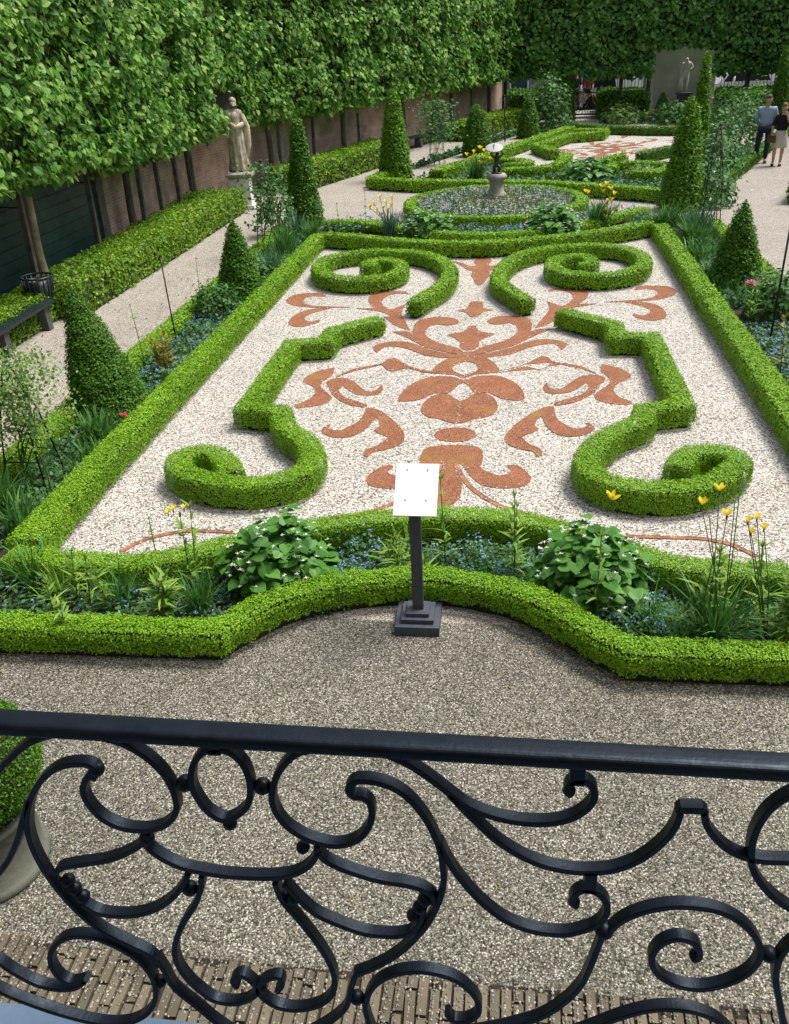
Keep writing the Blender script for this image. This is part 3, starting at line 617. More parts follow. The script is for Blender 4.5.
# ------------------------------------------------------------ walls
def wall(name, pts, h, mat, label, cat='wall', th=.3, z0=0):
    mb = MB(); us = []
    o_pts = [np.array(p, float) for p in pts]; L, Rr = offset(o_pts, th)
    d = 0; V = []; Fs = []; UV = []
    for i in range(len(o_pts) - 1):
        s = np.linalg.norm(o_pts[i + 1] - o_pts[i])
        for A, B in ((Rr[i], Rr[i + 1]), (L[i + 1], L[i])):
            k = len(V); V += [(*A, z0), (*B, z0), (*B, h), (*A, h)]; Fs.append((k, k + 1, k + 2, k + 3))
            uu = (d, d + s) if A is Rr[i] else (d + s, d); UV += [(uu[0], z0), (uu[1], z0), (uu[1], h), (uu[0], h)]
        k = len(V); V += [(*Rr[i], h), (*Rr[i + 1], h), (*L[i + 1], h), (*L[i], h)]; Fs.append((k, k + 1, k + 2, k + 3)); UV += [(d, 0), (d + s, 0), (d + s, th), (d, th)]
        d += s
    for A, B in ((L[0], Rr[0]), (Rr[-1], L[-1])):
        k = len(V); V += [(*A, z0), (*B, z0), (*B, h), (*A, h)]; Fs.append((k, k + 1, k + 2, k + 3)); UV += [(0, z0), (th, z0), (th, h), (0, h)]
    mb.add(V, Fs, mat); o = mb.build(name)
    uv = o.data.uv_layers.new(name='UVMap'); uv.data.foreach_set('uv', np.array(UV, np.float32).ravel())
    return tag(o, label, cat)
WALL = [(-8.35, -3), (-8.35, 17.0), (-8.55, 23.2), (-7.45, 26.5), (-.9, 43.6)]
wall('brick_wall', WALL[1:], 4.8, 'brick_old', 'old pinkish brick garden wall behind the pleached limes')
wall('brick_wall', WALL[:2], 4.8, 'brick_old', 'near end of the old brick wall, behind the green boarding')
wall('brick_wall', [(8.9, -1.5), (9.6, 10), (15.5, 43.6)][::-1], 3.6, 'brick_old', 'brick wall closing the garden on the right')
bd = empty('green_boarding', (-7.85, 8, 0), 'dark green horizontal boarding on the wall behind the bench', 'boarding')
mb = MB()
for k in range(13):
    z = .15 + k * .19; mb.box((-8.14, 10.4, z), (.05, 13.0, .175), 'dark_green_paint', R(.0)); mb.box((-8.15, 10.4, z + .095), (.05, 13.0, .02), 'iron_matt')
mb.build('boards', bd)
mb = MB(); mb.box((-8.12, 17.05, 1.5), (.12, .30, 3.0), 'weathered_wood'); mb.build('end_post', bd)

# ------------------------------------------------------------ pleached limes
def crown(mb, a, b, z0, z1, depth, size, mat, cover=2.9, up_cover=1.0, bottom=True):
    """leafy slab between plan points a and b; a,b 2d; front on the right of a->b"""
    a, b = np.array(a), np.array(b); L = np.linalg.norm(b - a); t = (b - a) / L; nr = np.array([t[1], -t[0]])
    A = L * (z1 - z0); n = int(A * cover / (size * size * .62)); layers = []
    def P3(u, w, z): return np.stack([a[0] + t[0] * u + nr[0] * w, a[1] + t[1] * u + nr[1] * w, z], 1)
    # front
    u = rng.uniform(-.15, L + .15, n); z = rng.uniform(z0, z1, n)
    edge = z0 + .18 * np.sin(u * 3.1 + a[1]) + .12 * np.sin(u * 7.7 + a[0] * 3) + .12 * np.sin(u * 17)
    keep = z > edge; u, z = u[keep], z[keep]
    P = P3(u, np.zeros(len(u)), z); lm_ = lump(P, .9); w = depth / 2 + .26 * lm_ + .17 * lump(P, 2.3) + rng.uniform(-.26, .10, len(u))
    w -= np.clip((z0 + .5 - z) / .5, 0, 1) ** 2 * .35
    P = P3(u, w, z); P = P[~((np.hypot(P[:, 0] + 7.05, P[:, 1] - 22.5) < .85) & (P[:, 2] < 2.75))]; N = np.tile(np.array([nr[0], nr[1], .7]), (len(P), 1))
    leaves(mb, P, N, size * rng.choice([.55, .8, 1, 1.15], len(P)) * rng.uniform(.8, 1.15, len(P)), mat, 'heart', .5, droop=.5)
    for _ in range(int(L * 5)):
        uu = rng.uniform(0, L); q_ = P3(np.array([uu]), np.array([depth / 2 + .1]), np.array([rng.uniform(z0 + .2, z1)]))[0]; d_ = np.array([nr[0] * .3, nr[1] * .3, rng.uniform(-.5, .3)])
        if np.hypot(q_[0] + 7.05, q_[1] - 22.6) > .9: leaves(mb, q_ + np.linspace(0, .35, 7)[:, None] * d_, np.tile(np.array([nr[0], nr[1], .7]), (7, 1)), size * .75, mat, 'heart', .4, droop=.5)
    # back, underside, top: thinner
    m = n // 4
    u = rng.uniform(0, L, m); z = rng.uniform(z0 + .1, z1, m); P = P3(u, -depth / 2 + rng.uniform(-.1, .15, m), z)
    leaves(mb, P, np.tile(np.array([-nr[0], -nr[1], .3]), (m, 1)), size * 1.2, mat, 'heart', .5, droop=.5)
    m = int(L * depth * 2.2 / (size * size)); u = rng.uniform(0, L, m); P = P3(u, rng.uniform(-depth / 2, depth / 2, m), z0 + .1 + rng.uniform(0, .5, m))
    leaves(mb, P, np.tile(np.array([nr[0] * .4, nr[1] * .4, .6]), (m, 1)), size, mat, 'heart', .6, droop=.5)
    m = int(L * depth * 1.5 / (size * size)); u = rng.uniform(0, L, m); P = P3(u, rng.uniform(-depth / 2, depth / 2, m), z1 + rng.uniform(-.3, .15, m))
    leaves(mb, P, np.tile(np.array([0, 0, 1.]), (m, 1)), size, mat, 'heart', .6)
    # inner mass of twigs and leaves
    nu, nz = max(2, int(L / .3)), max(2, int((z1 - z0 - .6) / .3)); V = []
    for sgn in (1, -1):
        for j in range(nz + 1):
            for i in range(nu + 1):
                uu = L * i / nu; z = z0 + .45 + (z1 - z0 - .6) * j / nz; k = sgn * (depth / 2 - .3) + random.uniform(-.06, .06)
                V.append((a[0] + t[0] * uu + nr[0] * k, a[1] + t[1] * uu + nr[1] * k, z + random.uniform(-.08, .08)))
    K = (nu + 1) * (nz + 1); Fs = []
    for j in range(nz):
        for i in range(nu):
            q = j * (nu + 1) + i; Fs.append((q, q + 1, q + nu + 2, q + nu + 1)); Fs.append((K + q, K + q + nu + 1, K + q + nu + 2, K + q + 1))
    for i in range(nu): Fs.append((i, K + i, K + i + 1, i + 1)); q = nz * (nu + 1) + i; Fs.append((q, q + 1, K + q + 1, K + q))
    mb.add(V, Fs, 'hedge_core')
def lime(p, a, b, z0, z1, depth, size, mat, label, r=.085, bark='bark', cover=2.9):
    t = empty('pleached_lime', (p[0], p[1], 0), label, 'tree', 'pleached lime trees round the garden')
    mb = MB(); jx, jy = rng.normal(0, .03, 2)
    mb.tube([(p[0], p[1], -.05), (p[0], p[1], .08), (p[0] + jx, p[1] + jy, .9), (p[0] - jx * .3, p[1] + jy, 1.7), (p[0], p[1], 2.6), (p[0] + jx, p[1], 3.8), (p[0], p[1], z1 - .4)], [r * 1.5, r * 1.15, r, r * .95, r * .8, r * .6, r * .3], bark, 10)
    aa, bb = np.array(a), np.array(b); dd = (bb - aa)
    for zz_ in (2.2, 3.1, 4.0, 4.9):
        if z0 + .3 < zz_ < z1 - .3:
            q0 = np.array(p) + dd * .48; q1 = np.array(p) - dd * .48
            mb.tube([(*q1, zz_ + .1), (p[0], p[1], zz_), (*q0, zz_ + .1)], [.012, .03, .012], bark, 6)
    mb.build('trunk', t)
    mb = MB(); crown(mb, a, b, z0, z1, depth, size, mat, cover); mb.build('crown', t)
    return t
def along(pts, s):
    P = [np.array(p, float) for p in pts]
    for i in range(len(P) - 1):
        l_ = np.linalg.norm(P[i + 1] - P[i])
        if s <= l_ or i == len(P) - 2: return P[i] + (P[i + 1] - P[i]) * s / l_
        s -= l_
ROW = [(-7.75, 3.0), (-7.8, 14), (-8.0, 22.9), (-6.95, 26.1), (-.65, 42.6)]
ord_ = ['nearest', 'second', 'third', 'fourth', 'fifth', 'sixth', 'seventh', 'eighth', 'ninth', 'tenth', 'eleventh', 'twelfth', 'thirteenth', 'fourteenth', 'fifteenth', 'sixteenth']
tot = sum(np.linalg.norm(np.array(ROW[i + 1]) - np.array(ROW[i])) for i in range(len(ROW) - 1))
cuts = [0, 4.5]; 
s = 8.8
while s < tot - 1: cuts.append(s); s += 4.1
cuts.append(tot)
for i in range(len(cuts) - 1):
    a, b = along(ROW, cuts[i]), along(ROW, cuts[i + 1]); m_ = along(ROW, (cuts[i] + cuts[i + 1]) / 2)
    d = np.linalg.norm(m_ - np.array([0, 0])); size = .112 if d < 20 else .125 if d < 30 else .145
    z0 = 1.95 if i < 3 else 1.72
    lime(m_, a, b, z0, 6.3, 1.7 if i < 5 else 1.5, size, 'lime_leaf', '%s pleached lime with pale trunk along the left brick wall, counted from the camera' % ord_[i], .078, 'bark_light' if i == 2 else 'bark')
print('limes', len(cuts) - 1)
# wooden supports between
def support(x, y, lean, label, h=2.6, w=.09):
    mb = MB(); b = np.array([x, y, 0.]); t_ = b + np.array([lean[0], lean[1], h])
    V = []
    for p, k in ((b, w / 2), (t_, w / 2)):
        for sx, sy in ((-1, -1), (1, -1), (1, 1), (-1, 1)): V.append(p + np.array([sx * k, sy * k, 0]))
    mb.add(V, [(3, 2, 1, 0), (4, 5, 6, 7), (0, 1, 5, 4), (1, 2, 6, 5), (2, 3, 7, 6), (3, 0, 4, 7)], 'weathered_wood')
    mb.tube([tuple(b + (t_ - b) * .55), tuple(b + (t_ - b) * .55 + np.array([-.4, 0, .02]))], .012, 'iron_matt', 6)
    tag(mb.build('wooden_post'), label, 'post', 'weathered wooden posts holding the limes')
sp = [(-7.70, 13.35, 'leaning wooden post just above the litter bin'), (-7.78, 15.95, 'wooden post before the green boarding, nearest the brick corner'), (-7.75, 18.2, 'wooden post before the first stretch of bare brick'),
      (-7.8, 19.4, 'wooden post second from the brick corner'), (-7.85, 20.7, 'wooden post midway between brick corner and stone lady'), (-8.0, 22.0, 'wooden post just left of the stone lady'), (-6.75, 26.2, 'wooden post just right of the stone lady'),
      (-6.2, 28.2, 'wooden post above the pointed yew obelisk'), (-5.2, 30.8, 'wooden post left of the tall yew column'), (-4.2, 33.4, 'wooden post right of the tall yew column'), (-3.1, 36.2, 'wooden post above the far bench'), (-1.9, 39.3, 'farthest wooden post on the left wall')]
for k, (x, y, lb) in enumerate(sp): support(x, y, (rng.normal(0, .05), rng.normal(0, .08)), lb, 3.0, .085)
# back row
bl2 = ['leftmost dark lime of the back row, in the corner', 'dark lime of the back row just left of the gate', 'dark lime of the back row between gate and monument', 'dark lime of the back row whose crown hangs over the monument', 'dark lime of the back row right of the monument', 'rightmost dark lime of the back row']
for (x_, x0, x1, zb), lb in zip([(-.6, -1.8, .7, 1.75), (1.7, .7, 2.9, 1.75), (4.3, 2.9, 5.4, 1.6), (5.45, 5.4, 8.1, 2.62), (9.5, 8.1, 11.2, 1.6), (13, 11.2, 15, 1.6)], bl2):
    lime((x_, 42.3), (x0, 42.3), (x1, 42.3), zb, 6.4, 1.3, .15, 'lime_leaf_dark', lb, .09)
# right row, outside the frame but part of the garden
for i, y in enumerate((6, 11.5, 17, 22.5, 28, 33.5, 39)):
    x = 8.3 + max(0, (y - 10)) * .178 + .2
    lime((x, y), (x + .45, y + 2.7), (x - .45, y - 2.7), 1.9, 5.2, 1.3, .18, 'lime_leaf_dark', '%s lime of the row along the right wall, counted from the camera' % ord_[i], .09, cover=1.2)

# ------------------------------------------------------------ yew topiary
def yew(px, py, h, r, label, prof=None, mat='yew_leaf', size=None, base=None, lean=(0, 0)):
    p = G(px, py) if base is None else np.array(base)
    prof = prof or [(1, 0), (.97, .06), (.6, .48), (.28, .8), (.1, .96), (.0, 1)]
    def rad(t): return np.interp(t, [q[1] for q in prof], [q[0] for q in prof])
    d = np.hypot(p[0], p[1]); size = size or min(.055, max(.02, d * .0024))
    area = math.pi * r * math.hypot(r, h); n = int(area * 3.0 / (size * size * .42)); n = min(n, 42000)
    t = rng.random(n * 3); w = rad(t) + .05; keep = rng.random(n * 3) < w; t = t[keep][:n]; n = len(t)
    a = rng.uniform(0, 2 * math.pi, n); rr_ = rad(t) * r
    P = np.stack([p[0] + rr_ * np.cos(a) + lean[0] * t, p[1] + rr_ * np.sin(a) + lean[1] * t, .03 + t * h], 1)
    N = np.stack([np.cos(a), np.sin(a), np.full(n, r / h)], 1); N = unit(N)
    P += N * (.03 * lump(P, 3)[:, None] + .02 * lump(P, 8)[:, None] + rng.uniform(-.05, .02, (n, 1)))
    mb = MB(); leaves(mb, P, N + np.array([0, 0, .5]), size * 1.15, mat, 'rhomb', .6)
    mb.lathe([(max(.01, r * rad(k / 10) - .05), h * k / 10 * .96) for k in range(11)], 'hedge_core', (p[0], p[1], 0), 14)
    mb.V[-1][:, 0] += lean[0] * mb.V[-1][:, 2] / h
    return tag(mb.build('yew_cone'), label, 'topiary', 'clipped yew cones')
Rp = [(1, 0), (.97, .08), (.72, .4), (.42, .72), (.2, .92), (.0, 1)]
yew(100, 428, 1.46, .44, 'big dark yew cone in the left bed nearest the camera', Rp, base=(-4.66, 9.1), lean=(-.22, 0))
yew(243, 303, 1.28, .41, 'blunt yew cone in the left bed before the rose obelisk', Rp)
yew(306, 226, 2.25, .42, 'slender pointed yew obelisk in the left bed before the middle path', [(1, 0), (.95, .08), (.62, .5), (.36, .85), (.2, .97), (.0, 1)])
yew(396, 180, 2.38, .47, 'tall narrow yew column on the left beyond the middle path', [(1, 0), (.98, .1), (.72, .5), (.4, .85), (.2, .97), (.0, 1)], mat='yew_leaf_light')
yew(477, 156, 1.55, .48, 'brownish blunt yew cone behind the sundial', [(1, 0), (1, .12), (.85, .5), (.5, .85), (.3, .96), (0, 1)])
yew(528, 138, 1.45, .42, 'small dark yew cone in front of the far left bush', [(1, 0), (1, .12), (.8, .5), (.4, .85), (.2, .96), (0, 1)])
yew(565, 122, 2.75, .42, 'tallest thin yew column left of the garden gate', [(1, 0), (1, .2), (.8, .6), (.5, .9), (.3, .97), (0, 1)], mat='yew_leaf')
yew(680, 209, 2.3, .47, 'big broad yew cone in the right bed, the largest on the right', [(1, 0), (1, .08), (.78, .4), (.5, .72), (.32, .9), (.0, 1)], mat='yew_leaf_light')
yew(694, 172, 2.95, .32, 'light green yew obelisk rising behind the big right cone', [(1, 0), (1, .08), (.7, .45), (.42, .8), (.3, .95), (.0, 1)], mat='yew_leaf_light')
yew(733, 288, 1.28, .42, 'dark pointed yew cone in the right bed by the pink peony', Rp, mat='yew_leaf')
yew(775, 128, 2.7, .36, 'tall dark yew cone behind the couple', [(1, 0), (1, .1), (.8, .4), (.5, .8), (.2, .96), (0, 1)], mat='box_leaf_dark')
yew(661, 119, 1.0, .4, 'small olive yew cone at the foot of the monument', Rp, mat='yew_leaf')

def bush(px, py, h, r, label, mat='rose_leaf', size=.07, shape='oval', n=900, z0=.05, name='shrub', base=None, flowers=None, fn=30, cat='shrub'):
    p = G(px, py) if base is None else np.array(base)
    t = empty(name, (p[0], p[1], 0), label, cat)
    mb = MB(); u = rng.normal(0, 1, (n, 3)); u = unit(u); u[:, 2] = np.abs(u[:, 2]); k = rng.uniform(.45, 1, (n, 1)) ** .6
    lm = 1 + .25 * lump(u * 3 + p[0], 1)[:, None]
    P = np.array([p[0], p[1], z0]) + u * k * lm * np.array([r, r, h - z0]); leaves(mb, P, u * (.45 if shape == 'heart' else 1) + np.array([0, 0, .9 if shape == 'heart' else .5]), size, mat, shape, .3 if shape == 'heart' else .5, droop=.2)
    for i in range(10):
        a = rng.uniform(0, 6.28); q = rng.uniform(.4, .9) * r; mb.tube([(p[0], p[1], 0), (p[0] + q * .4 * math.cos(a), p[1] + q * .4 * math.sin(a), h * .45), (p[0] + q * math.cos(a), p[1] + q * math.sin(a), h * .8)], [.008, .006, .003], 'stem', 5)
    if flowers:
        u = unit(rng.normal(0, 1, (fn, 3))); u[:, 2] = np.abs(u[:, 2]) + .15; P = np.array([p[0], p[1], z0]) + unit(u) * np.array([r, r, h - z0]) * rng.uniform(1.0, 1.15, (fn, 1))
        rosette(mb, P, flowers[1], flowers[0])
    mb.build('foliage', t)
    return t
def rosette(mb, P, size, mat, petals=4):
    for k in range(petals):
        n = len(P); a = 2 * math.pi * k / petals + .3; T = np.tile(np.array([math.cos(a), math.sin(a), .25]), (n, 1)); N = np.tile(np.array([-.3 * math.cos(a), -.3 * math.sin(a), 1.]), (n, 1))
        leaves(mb, P, N, np.full(n, size), mat, 'petal', .15, tang=T)
def blades(mb, p, n, ln, wd, mat, spread=.6, r0=.06, arch=.5, up_=1.0, hmin=.5):
    V = []; Fs = []
    for i in range(n):
        a = rng.uniform(0, 6.283); L_ = ln * rng.uniform(hmin, 1.05); s = spread * rng.uniform(.25, 1.2); w = wd * rng.uniform(.7, 1.2); q = rng.uniform(0, r0); a0 = rng.uniform(0, 6.283)
        bx, by = p[0] + q * math.cos(a0), p[1] + q * math.sin(a0); ar = arch * rng.uniform(.5, 1.3)
        tx, ty = -math.sin(a + rng.normal(0, .4)), math.cos(a + rng.normal(0, .4)); k = len(V); m = 5
        for j in range(m + 1):
            t = j / m; rad = L_ * s * (t ** 1.3); z = L_ * up_ * (t - ar * s * t ** 2.4); ww = w * (1 - t ** 3) * (.6 + .4 * min(1, t * 4)) / 2 + .0006
            c = (bx + rad * math.cos(a), by + rad * math.sin(a)); zz_ = (p[2] if len(p) > 2 else 0) + max(z, .01)
            V += [(c[0] - tx * ww, c[1] - ty * ww, zz_), (c[0] + tx * ww, c[1] + ty * ww, zz_)]
        Fs += [(k + 2 * j, k + 2 * j + 1, k + 2 * j + 3, k + 2 * j + 2) for j in range(m)]
    mb.add(V, Fs, mat)
def clump(px, py, ln, n, label, mat='blade_leaf', wd=.014, spread=.6, r0=.08, arch=.5, name='grass_clump', flowers=None, base=None, cat='plant'):
    p = G(px, py) if base is None else np.array(base)
    t = empty(name, (p[0], p[1], 0), label, cat); mb = MB(); blades(mb, p, n, ln, wd, mat, spread, r0, arch); mb.build('leaves', t)
    return t
def lily_flower(p, size, mat, t, name='flower'):
    mb = MB(); P = np.array([p])
    for k in range(6):
        a = k * math.pi / 3 + rng.uniform(-.1, .1); d = np.array([[math.cos(a), math.sin(a), 1.05]]); leaves(mb, P, np.array([[-1.1 * math.cos(a), -1.1 * math.sin(a), .8]]), np.array([size]), mat, 'petal', .10, tang=d)
    mb.tube([(p[0], p[1], p[2] - size * .5), tuple(p)], [.004, size * .14], 'stem', 6); return mb.build(name, t)
def stalk(mb, a, b, r=.004):
    a, b = np.array(a), np.array(b); m_ = (a + b) / 2 + np.array([rng.normal(0, .02), rng.normal(0, .02), .02]); mb.tube([tuple(a), tuple(m_), tuple(b)], [r * 1.2, r, r * .8], 'stem', 5)
def lily(px, py, h, label, mat='lily_leaf', n=9, stems=1, base=None, wd=.022, ll=.16, top='bud', r0=.05):
    p = G(px, py) if base is None else np.array(base); t = empty('lily_plant', (p[0], p[1], 0), label, 'plant')
    mb = MB()
    for s_ in range(stems):
        q = p + rng.normal(0, r0, 2) * (s_ > 0); hh = h * rng.uniform(.75, 1) if s_ else h; x2, y2 = q + rng.normal(0, .04, 2)
        mb.tube([(q[0], q[1], 0), ((q[0] + x2) / 2, (q[1] + y2) / 2, hh * .5), (x2, y2, hh)], [.006, .005, .004], 'stem', 6)
        for k in range(n):
            t_ = .2 + .72 * k / n; c = (q[0] + (x2 - q[0]) * t_, q[1] + (y2 - q[1]) * t_, hh * t_)
            blades(mb, c, 4, ll * (1.1 - .4 * t_), wd, mat, 1.2, .003, .35, .6)
        blades(mb, (x2, y2, hh * .97), 7, ll * .55, wd * .7, mat, .8, .004, .15, .9)
    mb.build('leaves', t); return t

# ---- front bed
for (px, py, r, h, lb) in ((283, 586, .42, .60, 'white flowering bush with broad heart shaped leaves, left of the sign'), (589, 598, .42, .60, 'white flowering bush with broad heart shaped leaves, right of the sign')):
    b_ = G(px, py); bush(px, py, h, r, lb, 'broad_leaf', .105, 'heart', 520, .06, 'honesty_bush', flowers=('white_flower', .02), fn=90)
clump(0, 0, .62, 170, 'dark daylily clump with arching blades under the yellow flowers at right', 'blade_leaf', .013, .75, .10, .5, base=(1.42, 5.05))
t = empty('yellow_daylily', (1.4, 5.1, 0), 'yellow daylily flowers on tall stalks near the right scroll hedge', 'flower')
def at_h(px, py, Y):  # point on the vertical plane y = Y seen there
    d = fw * F + rt * (px - 394.5) - up * (py - 512); s = Y / d[1]; return np.array([d[0] * s, Y, d[2] * s + CH])
mb = MB(); fl = [(720, 491), (727, 516), (702, 505)]
for i, (x, y) in enumerate(fl):
    q = at_h(x, y, 5.15); stalk(mb, (1.35 + .05 * i, 5.05, .05), q - np.array([0, 0, .02]))
for x, y in ((709, 515), (741, 480), (735, 500)):
    q = at_h(x, y, 5.15); stalk(mb, (1.45, 5.05, .05), q)
mb.build('stalks', t)
for x, y in fl: lily_flower(at_h(x, y, 5.15), .062, 'yellow_flower', t)
t = empty('yellow_daylily', (1.75, 5.0, 0), 'small yellow blooms on thin stalks near the right edge', 'flower')
mb = MB(); fl = [(751, 533), (764, 529), (748, 522), (757, 519)]
for x, y in fl: stalk(mb, (1.75, 5.0, .05), at_h(x, y, 5.1))
mb.build('stalks', t)
for x, y in fl: lily_flower(at_h(x, y, 5.1), .046, 'yellow_flower', t)
lily(768, 640, .75, 'group of pale lily stems in the right corner of the front bed', stems=11, r0=.16, base=(1.86, 5.0), n=11, wd=.026, ll=.18)
lily(785, 600, 1.0, 'tall single lily stem at the right edge with a bud', stems=2, base=(2.05, 5.25), n=8)
lily(150, 615, .42, 'fresh green lily stem standing before the left grass', 'lily_leaf', 9, 3, base=(-2.52, 5.0), r0=.05, ll=.18, wd=.028)
clump(0, 0, .46, 120, 'dark grass clump between the lily and the left honesty bush', 'blade_leaf', .011, .6, .10, .45, base=(-2.32, 5.2))
t = lily(175, 560, .78, 'tall pale daylily stem with small yellow flowers at left', 'lily_leaf', 8, 2, base=(-2.42, 5.45), r0=.03)
for x, y in ((173, 510), (184, 509), (168, 514)): lily_flower(at_h(x, y, 5.45), .045, 'yellow_flower', t)
lily(162, 500, .5, 'thin dry lily stalk on the gravel side of the left bed', 'lily_leaf', 4, 1, base=(-2.85, 5.75), ll=.06)
lily(515, 600, .80, 'tall thin lily stem between the sign and the right bush', 'lily_leaf', 10, 2, base=(.05, 5.72), r0=.03)
lily(430, 560, .85, 'lily stem showing just above the white sign', 'lily_leaf', 6, 1, base=(-.50, 5.9))
lily(385, 575, .40, 'pale drooping lily clump left of the sign post', 'lily_leaf', 9, 5, base=(-.86, 5.72), r0=.1, wd=.026, ll=.2)
t = lily(610, 560, .80, 'lily stem with one open greenish yellow bloom by the right bush', 'lily_leaf', 5, 1, base=(.62, 5.2))
lily_flower(at_h(612, 500, 5.2), .075, 'yellow_flower', t)
clump(0, 0, .3, 60, 'broad strap leaves of blue green at the foot of the sign post', 'blue_blade_leaf', .03, .9, .05, .6, base=(-.72, 5.72))
clump(0, 0, .35, 70, 'soft grass clump right of the sign post', 'blade_leaf', .010, .7, .12, .5, base=(-.2, 5.8))
clump(0, 0, .35, 70, 'grass clump beside the tall thin lily stem', 'blade_leaf', .010, .7, .12, .5, base=(.22, 5.75))
clump(0, 0, .42, 100, 'soft grass tuft in the left part of the front bed', 'blade_leaf', .010, .65, .12, .5, base=(-2.95, 5.25))
clump(0, 0, .5, 130, 'long bladed grass clump at the left end of the front bed', 'blade_leaf', .014, .7, .14, .5, base=(-3.75, 5.45))
clump(0, 0, .38, 90, 'grass tuft between the right bush and the daylilies', 'blade_leaf', .009, .7, .15, .5, base=(.98, 5.2))
def cover(name, poly, n, label, hgt, size, leafm='cover_leaf', fm=None, fnum=0, fsize=.012, blade=0, bh=.2, shape='oval', z0=0.0):
    """low planting nobody could count, spread over a plan quad"""
    Q = np.array([[*poly[0], 0], [*poly[1], 0], [*poly[2], 0], [*poly[3], 0]], float); u = rng.random((n, 1)); v = rng.random((n, 1))
    P = (Q[0] * (1 - u) + Q[1] * u) * (1 - v) + (Q[3] * (1 - u) + Q[2] * u) * v
    H_ = hgt * (.55 + .45 * lump(P, 2.2)) ; P[:, 2] = z0 + rng.random(n) * np.clip(H_, .03, None)
    mb = MB(); leaves(mb, P, np.tile(np.array([0, -.1, 1.]), (n, 1)), size, leafm, shape, .6)
    for k in range(blade):
        i = rng.integers(0, n); blades(mb, (P[i, 0], P[i, 1], z0), 5, bh, .009, 'blade_leaf', .5, .03, .4)
    if fm:
        i = rng.integers(0, n, fnum); Pf = P[i].copy() + rng.normal(0, .02, (fnum, 3)); Hf = hgt * (.55 + .45 * lump(Pf * np.array([1, 1, 0]), 2.2)); Pf[:, 2] = z0 + np.clip(Hf, .03, None) * rng.uniform(.9, 1.3, fnum)
        for m_, fr in (fm if isinstance(fm, list) else [(fm, 1)]):
            k = int(fnum * fr); ii = rng.integers(0, fnum, k); leaves(mb, Pf[ii] + rng.normal(0, .01, (k, 3)), np.tile(np.array([0, -.3, 1.]), (k, 1)), fsize, m_, 'rhomb', .3)
            leaves(mb, Pf[ii] + rng.normal(0, .004, (k, 3)), np.tile(np.array([0, -.3, 1.]), (k, 1)), fsize, m_, 'rhomb', .3)
    return tag(mb.build(name), label, 'ground cover', None, 'stuff')
cover('forget_me_not_carpet', [(-6, 4.95), (-2.1, 4.95), (-2.1, 5.75), (-6, 5.75)], 9000, 'blue forget-me-nots in the left part of the front bed', .22, .035, fm='blue_flower', fnum=500, fsize=.017, blade=60)
cover('forget_me_not_carpet', [(-2.1, 4.9), (-1.2, 5.3), (-1.1, 5.9), (-2.1, 5.75)], 2600, 'blue forget-me-nots round the left honesty bush', .2, .035, fm='blue_flower', fnum=280, fsize=.017, blade=20)
cover('forget_me_not_carpet', [(-1.3, 5.5), (.3, 5.5), (.4, 6.1), (-1.4, 6.15)], 6500, 'blue forget-me-nots behind the sign post', .26, .032, fm='blue_flower', fnum=420, fsize=.016, blade=40)
cover('forget_me_not_carpet', [(.1, 5.3), (1.1, 4.95), (1.3, 5.7), (.3, 5.9)], 3400, 'blue forget-me-nots right of the right honesty bush', .2, .032, fm='blue_flower', fnum=380, fsize=.017, blade=20)
cover('low_planting', [(1.1, 4.9), (3.6, 4.9), (3.6, 5.6), (1.1, 5.6)], 4500, 'leafy planting under the daylilies at the right', .2, .04, blade=70, bh=.3)

clump(0, 0, .36, 110, 'bright arching grass clump at the far left of the front bed', 'lily_leaf', .012, .7, .12, .5, base=(-3.5, 5.3))
lily(0, 0, .5, 'leafy lily group between the forget-me-nots at left', 'lily_leaf', 9, 5, base=(-3.15, 5.1), r0=.12, ll=.16)
clump(0, 0, .4, 110, 'fine grass clump right of the dark daylily clump', 'blade_leaf', .008, .8, .16, .5, base=(1.15, 4.98))
clump(0, 0, .55, 130, 'broad bladed clump at the right edge of the front bed', 'lily_leaf', .02, .8, .14, .55, base=(2.1, 5.0))
# ---- left bed
def bedcover(x0, x1, y0, y1, n, lb, **k): return cover('low_planting', [(x0, y0), (x1, y0), (x1, y1), (x0, y1)], n, lb, k.pop('hgt', .2), k.pop('size', .05), **k)
bedcover(-4.95, -4.2, 6.0, 8.6, 3000, 'mixed low leaves at the near end of the left bed', blade=80, bh=.35)
bedcover(-4.95, -4.2, 9.4, 12.6, 4500, 'grey blue forget-me-nots in the middle of the left bed', fm='blue_flower', fnum=420, fsize=.018, blade=20, hgt=.25)
bedcover(-4.95, -4.2, 14, 19.4, 4500, 'irises and low leaves round the rose obelisk', size=.07, blade=160, bh=.5, hgt=.25, fm='blue_flower', fnum=120, fsize=.03)
for (x, y, ln, n, mat, lb) in ((-4.7, 6.6, .62, 130, 'blade_leaf', 'big arching grass clump at the near end of the left bed'), (-4.35, 6.3, .5, 90, 'blade_leaf', 'smaller grass clump beside the near end of the left hedge'),
                               (-4.45, 8.25, .5, 110, 'blade_leaf', 'grassy clump at the foot of the big left yew cone'), (-4.35, 7.8, .35, 40, 'broad_leaf', 'broad tulip leaves between the first obelisk and the big cone'),
                               (-4.4, 15.4, .6, 90, 'blue_blade_leaf', 'iris clump beyond the blunt yew cone'), (-4.5, 17.0, .7, 110, 'blade_leaf', 'iris clump under the rose obelisk'), (-4.2, 18.2, .65, 110, 'blade_leaf', 'iris clump at the far corner of the left bed'), (-4.6, 18.7, .7, 90, 'blue_blade_leaf', 'tall bluish irises beneath the slender yew obelisk')):
    clump(0, 0, ln, n, lb, mat, .022 if y < 9 else .03, .55, .14, .5, base=(x, y), name='iris_clump' if y > 14 else 'grass_clump')
